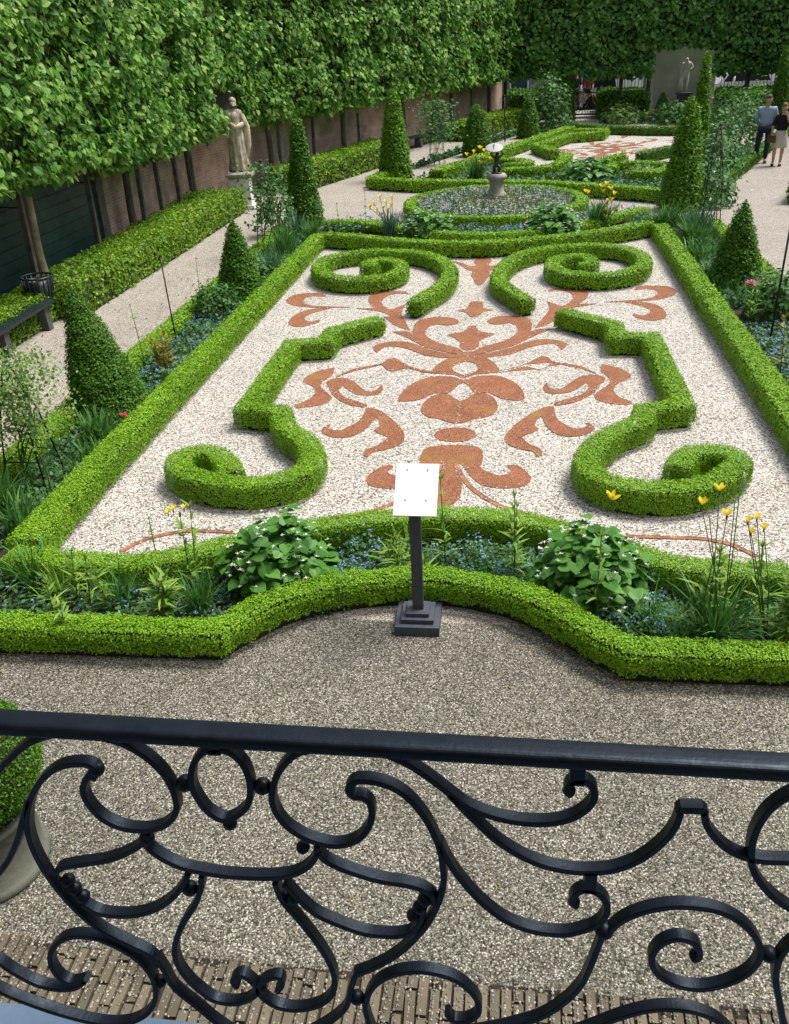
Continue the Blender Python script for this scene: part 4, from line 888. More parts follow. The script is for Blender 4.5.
lily(140, 400, .55, 'yellowing lily clump just behind the big left yew cone', 'gold_leaf', 7, 5, base=(-4.5, 10.4), r0=.1, wd=.03, ll=.2)
lily(135, 380, .9, 'tall lily stalk with a bud against the left path', 'lily_leaf', 5, 1, base=(-4.85, 10.6), ll=.1)
lily(262, 260, 1.0, 'thin lily stalk rising before the blunt yew cone', 'lily_leaf', 5, 1, base=(-4.75, 12.7), ll=.1)
bush(205, 322, .62, .42, 'loose green rose bush before the blunt yew cone', 'rose_leaf', .06, 'oval', 900, base=(-4.6, 12.9))
bush(280, 245, .5, .35, 'loose leafy plant between cone and obelisk in the left bed', 'rose_leaf', .07, 'oval', 400, base=(-4.5, 15.0))
t = empty('tulip', (-4.2, 8.4, 0), 'single dark red tulip beside the left hedge', 'flower')
mb = MB(); stalk(mb, (-4.2, 8.35, 0), (-4.2, 8.38, .28)); mb.build('stem', t)
mb = MB(); rosette(mb, np.array([[-4.2, 8.38, .28], [-4.2, 8.38, .30]]), .05, 'red_flower', 5); mb.build('petals', t)
def obelisk(x, y, h, w, label, plant, mat='rose_leaf', n=900, size=.06, r=.35, z0=.3, z1=None, fl=None):
    t = empty('plant_obelisk', (x, y, 0), label, 'plant support', 'black wire obelisks in the beds')
    for sx, sy in ((-1, -1), (1, -1), (1, 1), (-1, 1)):
        mb = MB(); mb.tube([(x + sx * w / 2, y + sy * w / 2, 0), (x + sx * w * .3, y + sy * w * .3, h * .6), (x + sx * .02, y + sy * .02, h)], .009, 'iron_matt', 6); mb.build('leg', t)
    for k in (.25, .5, .75):
        q = w / 2 * (1 - k * .75); mb = MB(); P = [(x + sx * q, y + sy * q, h * k) for sx, sy in ((-1, -1), (1, -1), (1, 1), (-1, 1), (-1, -1))]
        for a_, b_ in zip(P[:-1], P[1:]): mb.tube([a_, b_], .006, 'iron_matt', 6)
        mb.build('hoop', t)
    mb = MB(); mb.ball((x, y, h + .02), .03, 'iron_matt'); mb.build('finial', t)
    z1 = z1 or h * .95
    pl = empty('climbing_rose', (x, y, 0), plant, 'rose'); mb = MB()
    P = np.stack([rng.normal(0, r * .5, n), rng.normal(0, r * .5, n), rng.uniform(z0, z1, n)], 1); P[:, :2] += .12 * np.stack([lump(P, 3), lump(P[:, [1, 2, 0]], 3)], 1); P[:, 0] += x; P[:, 1] += y
    leaves(mb, P, np.tile(np.array([.1, -.4, .9]), (n, 1)), size, mat, 'oval', .6, droop=.25)
    mb.build('leaves', pl); mb = MB()
    for i in range(5):
        a = rng.uniform(0, 6.28); mb.tube([(x + .1 * math.cos(a + k) * (1 + .1 * k), y + .1 * math.sin(a + k), z1 * k / 6) for k in range(7)], [.009, .008, .008, .007, .006, .005, .003], 'stem', 5)
    mb.build('canes', pl)
    if fl:
        mb = MB(); i = rng.integers(0, n, 6); rosette(mb, P[i] + np.array([0, -.05, .05]), .05, fl, 5); mb.build('blooms', pl)
obelisk(-4.72, 7.3, 1.25, .42, 'black wire obelisk in the left bed at the left edge', 'pale leaved climbing rose on the left edge obelisk', 'pale_leaf', 3000, .036, .40, .5, 1.35)
p = G(271, 256); obelisk(p[0], p[1], 1.75, .42, 'black wire obelisk before the slender yew', 'dark climbing rose on the obelisk before the slender yew', 'rose_leaf', 500, .07, .36, .5, 1.75)
p = G(437, 165); obelisk(p[0], p[1], 1.9, .5, 'far black wire obelisk right of the tall yew column', 'climbing rose on the far left obelisk', 'rose_leaf', 800, .10, .6, .7, 1.9)
obelisk(3.75, 18.4, 2.0, .4, 'black wire obelisk beside the big right yew cone', 'climbing rose right of the big yew cone', 'rose_leaf', 420, .06, .5, .5, 1.8, 'white_flower')
def stake(a, b, label, r=.010):
    mb = MB(); mb.tube([tuple(a), tuple(b)], r, 'iron_matt', 8); mb.ball(tuple(b), r * 1.7, 'iron_matt', 8); tag(mb.build('plant_stake'), label, 'stake', 'thin black stakes in the beds')
g0 = G(177, 345); stake((g0[0], g0[1], 0), at_h(160, 256, g0[1]), 'thin black stake in the left bed before the blunt cone')
g0 = G(770, 340); stake((g0[0], g0[1], 0), at_h(792, 218, g0[1]), 'thin black stake in the right bed at the right edge', .014)
g0 = G(505, 142); stake((g0[0], g0[1], 0), at_h(504.5, 96, g0[1]), 'thin black stake before the far hedge', .022)
g0 = G(416, 170)
# ---- right bed
bedcover(3.1, 3.95, 6.2, 9.6, 3800, 'dark low leaves at the near end of the right bed', blade=60, bh=.3)
bedcover(3.1, 3.95, 9.6, 12.4, 3800, 'blue forget-me-nots in the right bed by the black stake', fm='blue_flower', fnum=600, fsize=.02, hgt=.2)
bedcover(3.05, 3.9, 13.2, 18.8, 4200, 'dark leafy planting before the big right yew cone', size=.07, blade=120, bh=.5, hgt=.25)
t = bush(752, 312, .72, .42, 'peony bush with one pink bloom in the right bed', 'rose_leaf', .08, 'oval', 900, base=(3.62, 12.7), name='peony_bush')
q = at_h(751, 283, 12.45); mb = MB()
for dz, s_, k in ((0, .10, 6), (.03, .08, 6), (.05, .055, 5)): rosette(mb, np.array([[q[0], q[1], q[2] - .03 + dz]]), s_, 'pink_flower', k)
mb.build('bloom', t)
lily(725, 330, .75, 'pale lily stalk between right hedge and peony', 'lily_leaf', 8, 2, base=(3.22, 12.3), r0=.05, wd=.03, ll=.16)
lily(775, 385, .62, 'golden yellow withering lily in the right bed', 'gold_leaf', 8, 4, base=(3.25, 9.5), r0=.07, wd=.035, ll=.22)
lily(780, 350, .7, 'green yellow lily stalk by the forget-me-nots of the right bed', 'gold_leaf', 6, 1, base=(3.2, 10.5), wd=.03)
for (x, y, ln, n, mat, lb) in ((3.3, 17.3, .7, 140, 'blade_leaf', 'arching iris clump where the right hedge meets the cross hedge'), (3.15, 16.0, .6, 110, 'blade_leaf', 'iris clump halfway along the far right bed'), (3.3, 14.9, .5, 80, 'blue_blade_leaf', 'bluish iris clump next to the pointed right cone'),
                               (3.1, 18.6, .7, 120, 'blade_leaf', 'iris clump at the foot of the big right yew cone')):
    clump(0, 0, ln, n, lb, mat, .03, .65, .2, .55, base=(x, y), name='iris_clump')
bush(0, 0, .45, .35, 'loose bush with pale tips on the right path side', 'pale_leaf', .06, 'oval', 300, base=(3.8, 13.6))
for (x, y, ln, n, mat, lb) in ((2.95, 18.75, .7, 150, 'blade_leaf', 'iris clump hiding the corner of the right straight hedge'), (3.5, 18.0, .75, 150, 'blue_blade_leaf', 'bluish iris clump under the right obelisk')):
    clump(0, 0, ln, n, lb, mat, .03, .65, .25, .55, base=(x, y), name='iris_clump')
cover('low_planting', [(2.2, 18.3), (3.9, 18.6), (3.9, 20.2), (2.4, 19.5)], 1500, 'leafy planting in the corner beside the big right yew', .3, .08, blade=60, bh=.5)
# ---- middle bed between the cross hedge and the round bed
bush(430, 232, .55, .55, 'white flowering bush left of the round bed', 'broad_leaf', .13, 'heart', 420, base=G(428, 238), name='honesty_bush', flowers=('white_flower', .035), fn=60)
bush(552, 236, .6, .58, 'white flowering bush right of the round bed', 'broad_leaf', .14, 'heart', 420, base=G(552, 236), name='honesty_bush', flowers=('white_flower', .035), fn=110)
cover('low_planting', [G(330, 236), G(630, 224), G(640, 212), G(330, 224)], 2600, 'blue grey low planting before the round bed', .25, .07, fm='blue_flower', fnum=500, fsize=.035, blade=100, bh=.35)
cover('forget_me_not_carpet', [G(440, 240), G(530, 239), G(530, 233), G(440, 234)], 2200, 'grey blue forget-me-nots at the foot of the round hedge', .28, .06, 'cover_leaf', 'blue_flower', 260, .022)
clump(0, 0, .62, 170, 'dark daylily tuft left of the round bed', 'blue_blade_leaf', .02, .5, .16, .4, base=G(390, 238), name='daylily_clump')
clump(0, 0, .7, 190, 'dark daylily tuft right of the round bed', 'blade_leaf', .02, .5, .2, .4, base=G(597, 229), name='daylily_clump')
clump(0, 0, .75, 150, 'dark daylily tuft behind the sundial', 'blade_leaf', .03, .5, .2, .4, base=G(476, 182), name='daylily_clump')
def yellow(pts, bx, by, size, label, mat='yellow_flower'):
    t = empty('yellow_daylily', (bx, by, 0), label, 'flower'); mb = MB()
    for x, y in pts: stalk(mb, (bx + rng.normal(0, .05), by, .1), at_h(x, y, by + rng.uniform(-.05, .05)), .006)
    mb.build('stalks', t)
    for x, y in pts: lily_flower(at_h(x, y, by), size, mat, t)
b_ = G(390, 238); yellow([(374, 204), (380, 198), (386, 203), (391, 206), (383, 209), (377, 211), (392, 198), (388, 211), (370, 208)], b_[0], b_[1], .09, 'pale yellow daylilies on the left of the round bed')
b_ = G(600, 230); yellow([(588, 194), (602, 188), (607, 185), (611, 190), (614, 195), (608, 202), (605, 218), (586, 193), (612, 201), (603, 193), (606, 211)], b_[0], b_[1], .10, 'bright yellow daylilies on the right of the round bed')
b_ = G(478, 183); yellow([(480, 149), (475, 157), (483, 158), (471, 160), (481, 164), (474, 153), (490, 160), (484, 152), (467, 156)], b_[0], b_[1], .12, 'yellow daylilies just left of the sundial')
b_ = G(628, 168); yellow([(622, 153), (618, 157), (627, 158), (632, 153), (625, 151)], b_[0], b_[1], .10, 'orange yellow daylilies in the rear parterre')
for x, y in ((365, 236), (340, 236)): pass
lily(365, 240, 1.0, 'tall thin bud stalk before the middle gravel path', 'lily_leaf', 5, 1, base=G(366, 238), ll=.12, wd=.03)
lily(340, 240, .7, 'short thin bud stalk before the middle gravel path', 'lily_leaf', 5, 1, base=G(341, 238), ll=.12, wd=.03)
# round bed planting
tt = rng.uniform(0, 6.283, 6000); rr_ = np.sqrt(rng.random(6000)) * (CR - .2); P = np.stack([CC[0] + rr_ * np.cos(tt), CC[1] + rr_ * np.sin(tt) * 1.04, rng.uniform(.02, .2, 6000)], 1)
mb = MB(); leaves(mb, P, np.tile([0, 0, 1.], (6000, 1)), .075, 'cover_leaf', 'oval', .6)
for i in range(900): blades(mb, (P[i, 0], P[i, 1], .02), 4, .40, .024, ('blue_blade_leaf', 'lily_leaf', 'blade_leaf')[i % 3], .3, .05, .2)
Pf = P[500:3300].copy(); Pf[:, 2] = .16 + rng.random(len(Pf)) * .16; rosette(mb, Pf[:1700], .042, 'purple_flower', 3); rosette(mb, Pf[1700:], .042, 'white_flower', 3)
k = np.hypot(P[:, 0] - CC[0], P[:, 1] - CC[1]) < .9; Pg = P[k][:260]
for i in range(len(Pg)): blades(mb, (Pg[i, 0], Pg[i, 1], .02), 3, .36, .024, 'gold_leaf', .3, .04, .2)
tag(mb.build('pansy_bedding'), 'white and violet pansies with upright leaves filling the round bed', 'flower bed', None, 'stuff')
sheet('round_bed_soil', [(CC[0] + (CR) * math.cos(a), CC[1] + CR * 1.05 * math.sin(a)) for a in np.linspace(0, 6.283, 36, endpoint=False)], .02, 'soil')
# rear parterre edge planting
cover('low_planting', [G(400, 180), G(680, 192), G(670, 180), G(500, 170)], 3500, 'low planting between the cross hedge and the rear parterre', .22, .09, 'cover_leaf', 'blue_flower', 260, .028, 60, .35)
bush(587, 178, .6, .75, 'broad leaved plant behind the right part of the cross hedge', 'broad_leaf', .17, 'heart', 380, base=G(586, 181), name='hosta', cat='plant')
bush(640, 176, .45, .5, 'small bushy plant right of the hosta', 'pale_leaf', .12, 'oval', 260, base=G(640, 180))
cover('low_planting', [G(405, 172), G(500, 140), G(540, 128), G(440, 160)], 2600, 'mixed planting beside the far left path', .35, .11, 'cover_leaf', None, 0, .01, 60, .5)
bush(548, 127, 2.1, 1.05, 'big dark bush in the far left corner before the hedge', 'rose_leaf', .14, 'oval', 1900, base=G(547, 130))
bush(622, 124, .8, .9, 'light green bush at the foot of the far hedge', 'pale_leaf', .16, 'oval', 420, base=G(623, 123))
cover('low_planting', [G(600, 124), G(700, 125), G(700, 118), G(600, 118)], 1600, 'flowering border before the monument', .6, .14, 'cover_leaf', 'gold_leaf', 90, .12, 30, .6)
bush(668, 126, .9, 1.0, 'dark bush right of the monument plant border', 'rose_leaf', .16, 'oval', 500, base=G(676, 124))
for (px, py, h, r, lb) in ((718, 158, 1.3, .7, 'dark rose bush behind the light green yew obelisk'), (738, 148, 1.5, .8, 'dark bush left of the couple, nearest to them'), (728, 132, 1.5, .8, 'dark bush behind the right roses'), (705, 205, 1.0, .7, 'leafy rose bush below the big right yew cone'), (752, 128, 1.6, .9, 'dark shrub directly behind the man'), (712, 178, 1.3, .7, 'rose shrub on the near side of the right path hedge')):
    bush(px, py, h, r, lb, 'rose_leaf' if h < 1.6 else 'lime_leaf_dark', .12, 'oval', 800, flowers=('white_flower', .05) if h < 1.4 else None, fn=8)
cover('low_planting', [G(690, 200), G(722, 184), G(758, 150), G(712, 150)], 2600, 'mixed dark planting left of the right path', .35, .11, 'cover_leaf', None, 0, .01, 50, .5)
bush(283, 205, 1.35, .42, 'bushy rose at the corner of the left path, right of the stone lady', 'rose_leaf', .08, 'oval', 800, base=(-5.15, 19.2), z0=.3)
print('plants done')
# ------------------------------------------------------------ sign
t = empty('information_sign', (*G(419, 624), 0), 'white information board on a dark grey post with stepped foot', 'sign')
p = G(419, 624)
mb = MB()
for w, z, h in ((.32, 0, .085), (.235, .085, .035), (.165, .12, .03)): mb.box((p[0], p[1], z + h / 2), (w, w, h), 'sign_grey', R(1))
mb.build('foot', t)
mb = MB(); mb.box((p[0], p[1], .15 + .44), (.078, .05, .88), 'sign_grey', R(1)); mb.build('post', t)
a = np.array([p[0] + .015, p[1] + .02, 1.10])
tilt = R(38)
def tilted(mb, u, v, w, su, sv, sw, mat):
    V = []
    for k in (-1, 1):
        for x, y in ((-1, -1), (1, -1), (1, 1), (-1, 1)):
            lx, ly, lz = u + x * su / 2, v + y * sv / 2, w + k * sw / 2
            V.append((a[0] + lx, a[1] + ly * math.cos(tilt) - lz * math.sin(tilt), a[2] + ly * math.sin(tilt) + lz * math.cos(tilt)))
    mb.add(V, [(3, 2, 1, 0), (4, 5, 6, 7), (0, 1, 5, 4), (1, 2, 6, 5), (2, 3, 7, 6), (3, 0, 4, 7)], mat)
mb = MB(); tilted(mb, 0, 0, 0, .285, .38, .016, 'sign_grey'); mb.build('backing', t)
mb = MB(); tilted(mb, 0, 0, .012, .292, .388, .006, 'sign_white'); pn = mb.build('panel', t)
mb = MB()
for u in (-.07, .07):
    for v in (-.08, .145): tilted(mb, u, v, .017, .010, .010, .004, 'screw')
mb.build('screws', t)

# ------------------------------------------------------------ iron railing
RY = .876
def rp(x, y):
    q = at_h(x, y, RY); return np.array([q[0], q[2]])
rl = empty('iron_railing', (-.18, RY, 1.98), 'black wrought iron railing with scrolls in the foreground', 'railing')
def bar(pts, closed=False, th=.0098, dp=.020, name='scroll_bar', sharp=False, raw=False):
    P = [rp(x, y) for x, y in pts] if not raw else [np.array(p) for p in pts]
    P = spline(P, 6, closed) if not sharp else P
    m = len(P); V = []; mb = MB(); o_ = .0016
    prof = [(-th / 2, -dp / 2 + o_), (-th / 2 + o_, -dp / 2), (th / 2 - o_, -dp / 2), (th / 2, -dp / 2 + o_), (th / 2, dp / 2 - o_), (th / 2 - o_, dp / 2), (-th / 2 + o_, dp / 2), (-th / 2, dp / 2 - o_)]
    for i in range(m):
        a_ = P[(i - 1) % m] if closed or i else P[0]; b_ = P[(i + 1) % m] if closed or i < m - 1 else P[-1]
        d_ = b_ - a_; d_ /= max(1e-9, np.linalg.norm(d_)); n_ = np.array([-d_[1], d_[0]])
        for u, v in prof: V.append((P[i][0] + n_[0] * u, RY + v, P[i][1] + n_[1] * u))
    Fs = [(i * 8 + j, ((i + 1) % m) * 8 + j, ((i + 1) % m) * 8 + (j + 1) % 8, i * 8 + (j + 1) % 8) for i in range(m if closed else m - 1) for j in range(8)]
    if not closed: Fs += [tuple(range(8)), tuple((m - 1) * 8 + 7 - j for j in range(8))]
    mb.add(V, Fs, 'iron'); return mb.build(name, rl)
def knob(x, y, r=.0085, name='ball'):
    q = rp(x, y); mb = MB(); mb.ball((q[0], RY, q[1]), r * 1.25, 'iron', 14); return mb.build(name, rl)
C = [
 [(-30, 800), (-14, 783), (0, 768), (18, 750), (35, 738), (60, 731), (80, 731), (100, 734), (125, 741), (150, 756), (168, 775), (177, 795), (177, 810), (166, 822), (148, 827), (125, 825), (105, 816), (91, 802), (85, 788), (88, 776), (95, 770)],
 [(158, 963), (152, 952), (132, 942), (106, 929), (86, 914), (68, 896), (53, 877), (42, 860), (33, 840), (29, 820), (32, 798), (42, 779), (57, 766), (75, 761), (90, 762), (98, 768), (95, 776)],
 [(-12, 882), (0, 871), (12, 854), (21, 832), (26, 812), (31, 796)],
 [(57, 871), (63, 865), (84, 861), (109, 857), (130, 849), (145, 839), (149, 831)],
 [(84, 901), (101, 910), (127, 912.5), (152, 908), (172, 896), (186, 879), (189, 870)],
 [(145, 838), (152, 847), (167, 857), (183, 864), (200, 868), (225, 872), (253, 874), (275, 874), (294, 871), (309, 863), (317, 852), (318, 843)],
 [(309, 746), (294, 753), (281, 767), (274, 784), (274, 801), (284, 819), (301, 832), (322, 840), (342, 842), (360, 835), (371, 820), (372, 804), (365, 795), (354, 793), (349, 786), (357, 778), (377, 779), (398, 787), (415, 801), (430, 822), (440, 845), (443, 862), (444, 880), (438, 901), (425, 924), (404, 946), (385, 959), (368, 967), (356, 971)],
 [(356, 971), (352, 984), (347, 1003), (334, 1016), (318, 1026), (300, 1036)],
 [(305, 749), (320, 744), (342, 743), (365, 746), (388, 752), (410, 762), (430, 775), (451, 791), (466, 802), (486, 811), (514, 818), (542, 820), (565, 817), (582, 809), (593, 797), (593, 785), (583, 777), (572, 779), (567, 787), (571, 792)],
 [(450, 791), (462, 804), (478, 820), (498, 838), (522, 853), (547, 863), (575, 868), (600, 868), (618, 865), (640, 856), (661, 840), (674, 824), (680, 808)],
 [(703, 808), (707, 824), (722, 842), (742, 853), (766, 857.5), (800, 858)],
 [(812, 782), (789, 792), (771, 804), (759, 819), (752, 836), (750, 855), (753, 868), (760, 880), (772, 893), (789, 905), (810, 914)],
 [(440, 840), (449, 858), (462, 877), (480, 897), (501, 914), (522, 924), (543, 929), (565, 930.5), (582, 927), (597, 921), (606, 910), (606, 899), (598, 890), (587, 886), (576, 890), (572, 899), (577, 903)],
 [(603, 930), (597, 945), (590, 963), (581, 981), (565, 998), (542, 1013), (514, 1022), (480, 1029), (450, 1032)],
 [(603, 934), (611, 926), (622, 917), (640, 909), (665, 903.5), (690, 903), (716, 907), (736, 916), (751, 929), (759, 943), (758, 956), (746, 970), (726, 980), (700, 985), (675, 981), (657, 970), (651, 955), (660, 941), (678, 935), (694, 940), (699, 950), (693, 957)],
 [(810, 930), (794, 938), (782, 949), (776, 962), (775, 978), (779, 1000), (784, 1028), (786, 1045)],
 [(560, 1036), (590, 1025), (619, 1014), (645, 1007), (672, 1005), (698, 1009), (718, 1018), (735, 1034)],
 [(276, 880), (284, 898), (301, 918), (316, 937), (328, 955), (335, 973), (333, 990), (321, 1001), (301, 1006), (281, 1004), (266, 996), (259, 986), (266, 977), (279, 974), (283, 981), (278, 988)],
 [(203, 873), (202, 885), (197, 900), (187, 916), (179, 932), (176, 948), (180, 963), (190, 977), (202, 988), (216, 997), (235, 1000), (250, 996), (259, 987), (251, 977), (242, 972), (234, 977), (238, 984)],
 [(286, 881), (300, 896), (316, 910), (337, 920), (362, 929), (382, 932), (400, 932), (413, 928), (421, 917), (424, 905)],
 [(319, 848), (326, 857), (342, 865), (365, 873), (385, 878), (405, 881), (420, 885), (432, 892), (434, 900)],
 [(374, 1030), (368, 1014), (366, 1002), (371, 987), (383, 976), (402, 969), (425, 968), (451, 974), (468, 985), (478, 998), (478, 1010), (468, 1017), (454, 1017), (447, 1010)],
 [(87, 977), (73, 980), (61, 974), (53, 962), (53, 948), (63, 937), (79, 933), (101, 936), (127, 948), (145, 962), (156, 980), (156, 998), (146, 1012), (127, 1020), (101, 1020), (63, 1011), (25, 998), (0, 987), (-30, 968)],
 [(-20, 950), (0, 959), (15, 969), (38, 981), (61, 986), (78, 984), (88, 976)],
 [(158, 955), (166, 968), (176, 985), (198, 1003), (216, 1018), (236, 1032)],
]
for c in C: bar(c)
bar([(215, 747), (230, 749), (244, 761), (251, 779), (250, 799), (240, 811), (226, 817), (210, 809), (199, 795), (193, 781), (194, 764), (202, 751)], True, name='oval_ring')
bar([(679, 809), (681, 806), (701, 806.5), (704, 810)], sharp=True, th=.012)
for x, y, r in ((262.6, 786, .0105), (185, 783, .0105), (230, 823, .009), (303, 847, .0085), (190, 888, .0105), (357, 997, .0105), (160, 981, .0095), (769, 954, .0105), (97, 769, .0095), (147, 838, .010), (604, 930, .0115), (294, 897, .010), (262, 986, .007),
                (68, 880, .0095), (75, 888, .0095), (83, 896, .0095), (425, 899, .0095), (420, 907, .0095), (414, 915, .0095), (569, 790, .0075), (574, 901, .0075), (696, 955, .0085)): knob(x, y, r)
for x, y0, y1, w in ((215, 735, 749, .018), (577, 764, 779, .020), (590, 869, 887, .018)):
    a_, b_ = rp(x, y0), rp(x, y1); mb = MB(); mb.box(((a_[0] + b_[0]) / 2, RY, (a_[1] + b_[1]) / 2), (w, .02, abs(a_[1] - b_[1]) + .006), 'iron'); mb.build('collar', rl)
# handrail: rounded flat section, posts and bottom bar beyond the frame
mb = MB(); V = []; hz_, x0, x1 = 2.978, -1.9, 1.5
prof = [(.0195 * math.copysign(abs(math.cos(q)) ** .62, math.cos(q)), .013 * math.copysign(abs(math.sin(q)) ** .62, math.sin(q))) for q in np.linspace(-math.pi + .1, math.pi + .1, 28, endpoint=False)]
for x in (x0, x1):
    for u, v in prof: V.append((x, RY + u, hz_ + v))
n_ = len(prof); mb.add(V, [(i, (i + 1) % n_, n_ + (i + 1) % n_, n_ + i) for i in range(n_)] + [tuple(range(n_))[::-1], tuple(n_ + i for i in range(n_))], 'iron'); mb.build('handrail', rl)
for x in (-1.85, 1.45): mb = MB(); mb.box((x, RY, 2.47), (.03, .03, .98), 'iron'); mb.build('post', rl)
mb = MB(); mb.box((-.2, RY, 2.09), (3.3, .022, .014), 'iron'); mb.build('bottom_rail', rl)
print('rail', rp(394, 744), rp(394, 1024))

# ------------------------------------------------------------ planter with box ball
pc = np.array([-2.72, 2.88])
t = empty('round_planter', (*pc, 0), 'round grey green tub at the lower left behind the railing', 'planter')
mb = MB(); mb.lathe([(.29, 0), (.305, .012), (.305, .045), (.295, .06), (.282, .07), (.278, .25), (.275, .36), (.285, .37), (.285, .40), (.26, .405), (.23, .39), (.22, .35), (.02, .35)], 'cement', (*pc, 0), 40); mb.build('tub', t)
mb = MB(); n = 22000; u = unit(rng.normal(0, 1, (n, 3))); c = np.array([pc[0] + .03, pc[1] + .03, .69]); P = c + u * (.355 + .010 * lump(u * 4, 2)[:, None] + rng.uniform(-.025, .006, (n, 1))); P = P[P[:, 2] > .43]; leaves(mb, P, P - c, .0155, 'box_leaf_dark', 'rhomb', .5)
mb.ball(tuple(c), .32, 'hedge_core', 20); tag(mb.build('box_ball'), 'clipped ball of box growing in the grey green tub', 'topiary')

# ------------------------------------------------------------ bench and litter bin
def bench(x, y, L_, rz, label):
    t = empty('garden_bench', (x, y, 0), label, 'bench', 'dark benches on stone blocks', rz)
    cs, sn = math.cos(rz), math.sin(rz)
    def w(u, v): return (x + u * cs - v * sn, y + u * sn + v * cs)
    mb = MB()
    for k in range(3): c_ = w(-.12 + .12 * k, 0); mb.box((*c_, .40), (.11, L_, .045), 'bench_green', rz)
    mb.build('seat', t)
    for s_ in (-1, 1): c_ = w(0, s_ * (L_ / 2 - .25)); mb = MB(); mb.box((*c_, .188), (.28, .14, .376), 'plinth_dark', rz, .85); mb.build('support', t)
p = G(46, 329); bench(p[0], p[1] - .68, 1.75, R(1), 'dark slatted bench on stone blocks at the left edge')
p = G(423, 150); bench(p[0] - .45, p[1] + .3, 1.6, R(-22), 'small dark bench at the end of the far hedge')
bp_ = G(47, 321); t = empty('litter_bin', (*bp_, 0), 'dark green slatted litter bin between bench and hedge', 'bin')
mb = MB(); mb.lathe([(.15, .08), (.16, .1), (.19, .66), (.175, .66), (.14, .12)], 'bench_green', (*bp_, 0), 20); mb.build('liner', t)
mb = MB()
for k in range(18):
    a_ = k * math.pi / 9; mb.tube([(bp_[0] + q_ * math.cos(a_), bp_[1] + q_ * math.sin(a_), z_) for q_, z_ in ((.17, .04), (.20, .45), (.24, .70))], .014, 'bench_green', 5)
mb.build('slats', t)
mb = MB(); P = [(bp_[0] + .24 * math.cos(k * math.pi / 12), bp_[1] + .24 * math.sin(k * math.pi / 12), .71) for k in range(25)]; mb.tube(P, .016, 'bench_green', 6); mb.build('rim', t)

# ------------------------------------------------------------ figures
def skin_obj(name, V, E, Rd, mat, parent, sub=2, loc=None):
    """continuous body grown round a skeleton of joints"""
    me = bpy.data.meshes.new(name); me.from_pydata([tuple(v) for v in V], E, []); me.update()
    o = bpy.data.objects.new(name, me); S.collection.objects.link(o)
    m_ = o.modifiers.new('Skin', 'SKIN'); m_.use_smooth_shade = True
    for i, r in enumerate(Rd):
        r = (r, r) if not hasattr(r, '__len__') else r; me.skin_vertices[0].data[i].radius = r
    me.skin_vertices[0].data[0].use_root = True
    sb = o.modifiers.new('Subd', 'SUBSURF'); sb.levels = sub; sb.render_levels = sub
    dg = bpy.context.evaluated_depsgraph_get(); me2 = bpy.data.meshes.new_from_object(o.evaluated_get(dg)); me2.name = name
    me2.materials.clear(); me2.materials.append(MATS[mat])
    bpy.data.objects.remove(o); o = bpy.data.objects.new(name, me2); S.collection.objects.link(o); o.parent = parent
    return o
def head(t, c, r, hairmat, long=False, skin='skin_tone', f=(0, -1), hair=True):
    """hair, plus eyes and nose, on a head centred at c facing f"""
    f = np.array([f[0], f[1], 0.]); s_ = np.array([-f[1], f[0], 0.]); s_ = -s_
    if hair:
        mb = MB(); n = 16; V = []; Fs = []
        for j in range(9):
            th = math.pi * j / 8 * (.62 if not long else .72)
            for i in range(n):
                a_ = 2 * math.pi * i / n; d_ = np.array([math.sin(th) * math.cos(a_), math.sin(th) * math.sin(a_), math.cos(th)])
                k = 1.12; back = -(d_ @ f)
                p_ = c + d_ * np.array([r * .86, r * .98, r * 1.22]) * k - f * r * .10 + np.array([0, 0, .01])
                if back < .15 and th > 1.0: p_ = c + d_ * np.array([r * .8, r * .85, r * 1.15]) * .92 - f * r * .12
                V.append(p_)
        Fs = [(j * n + i, j * n + (i + 1) % n, (j + 1) * n + (i + 1) % n, (j + 1) * n + i) for j in range(8) for i in range(n)]; mb.add(V, Fs, hairmat, True); mb.build('hair', t, local=True)
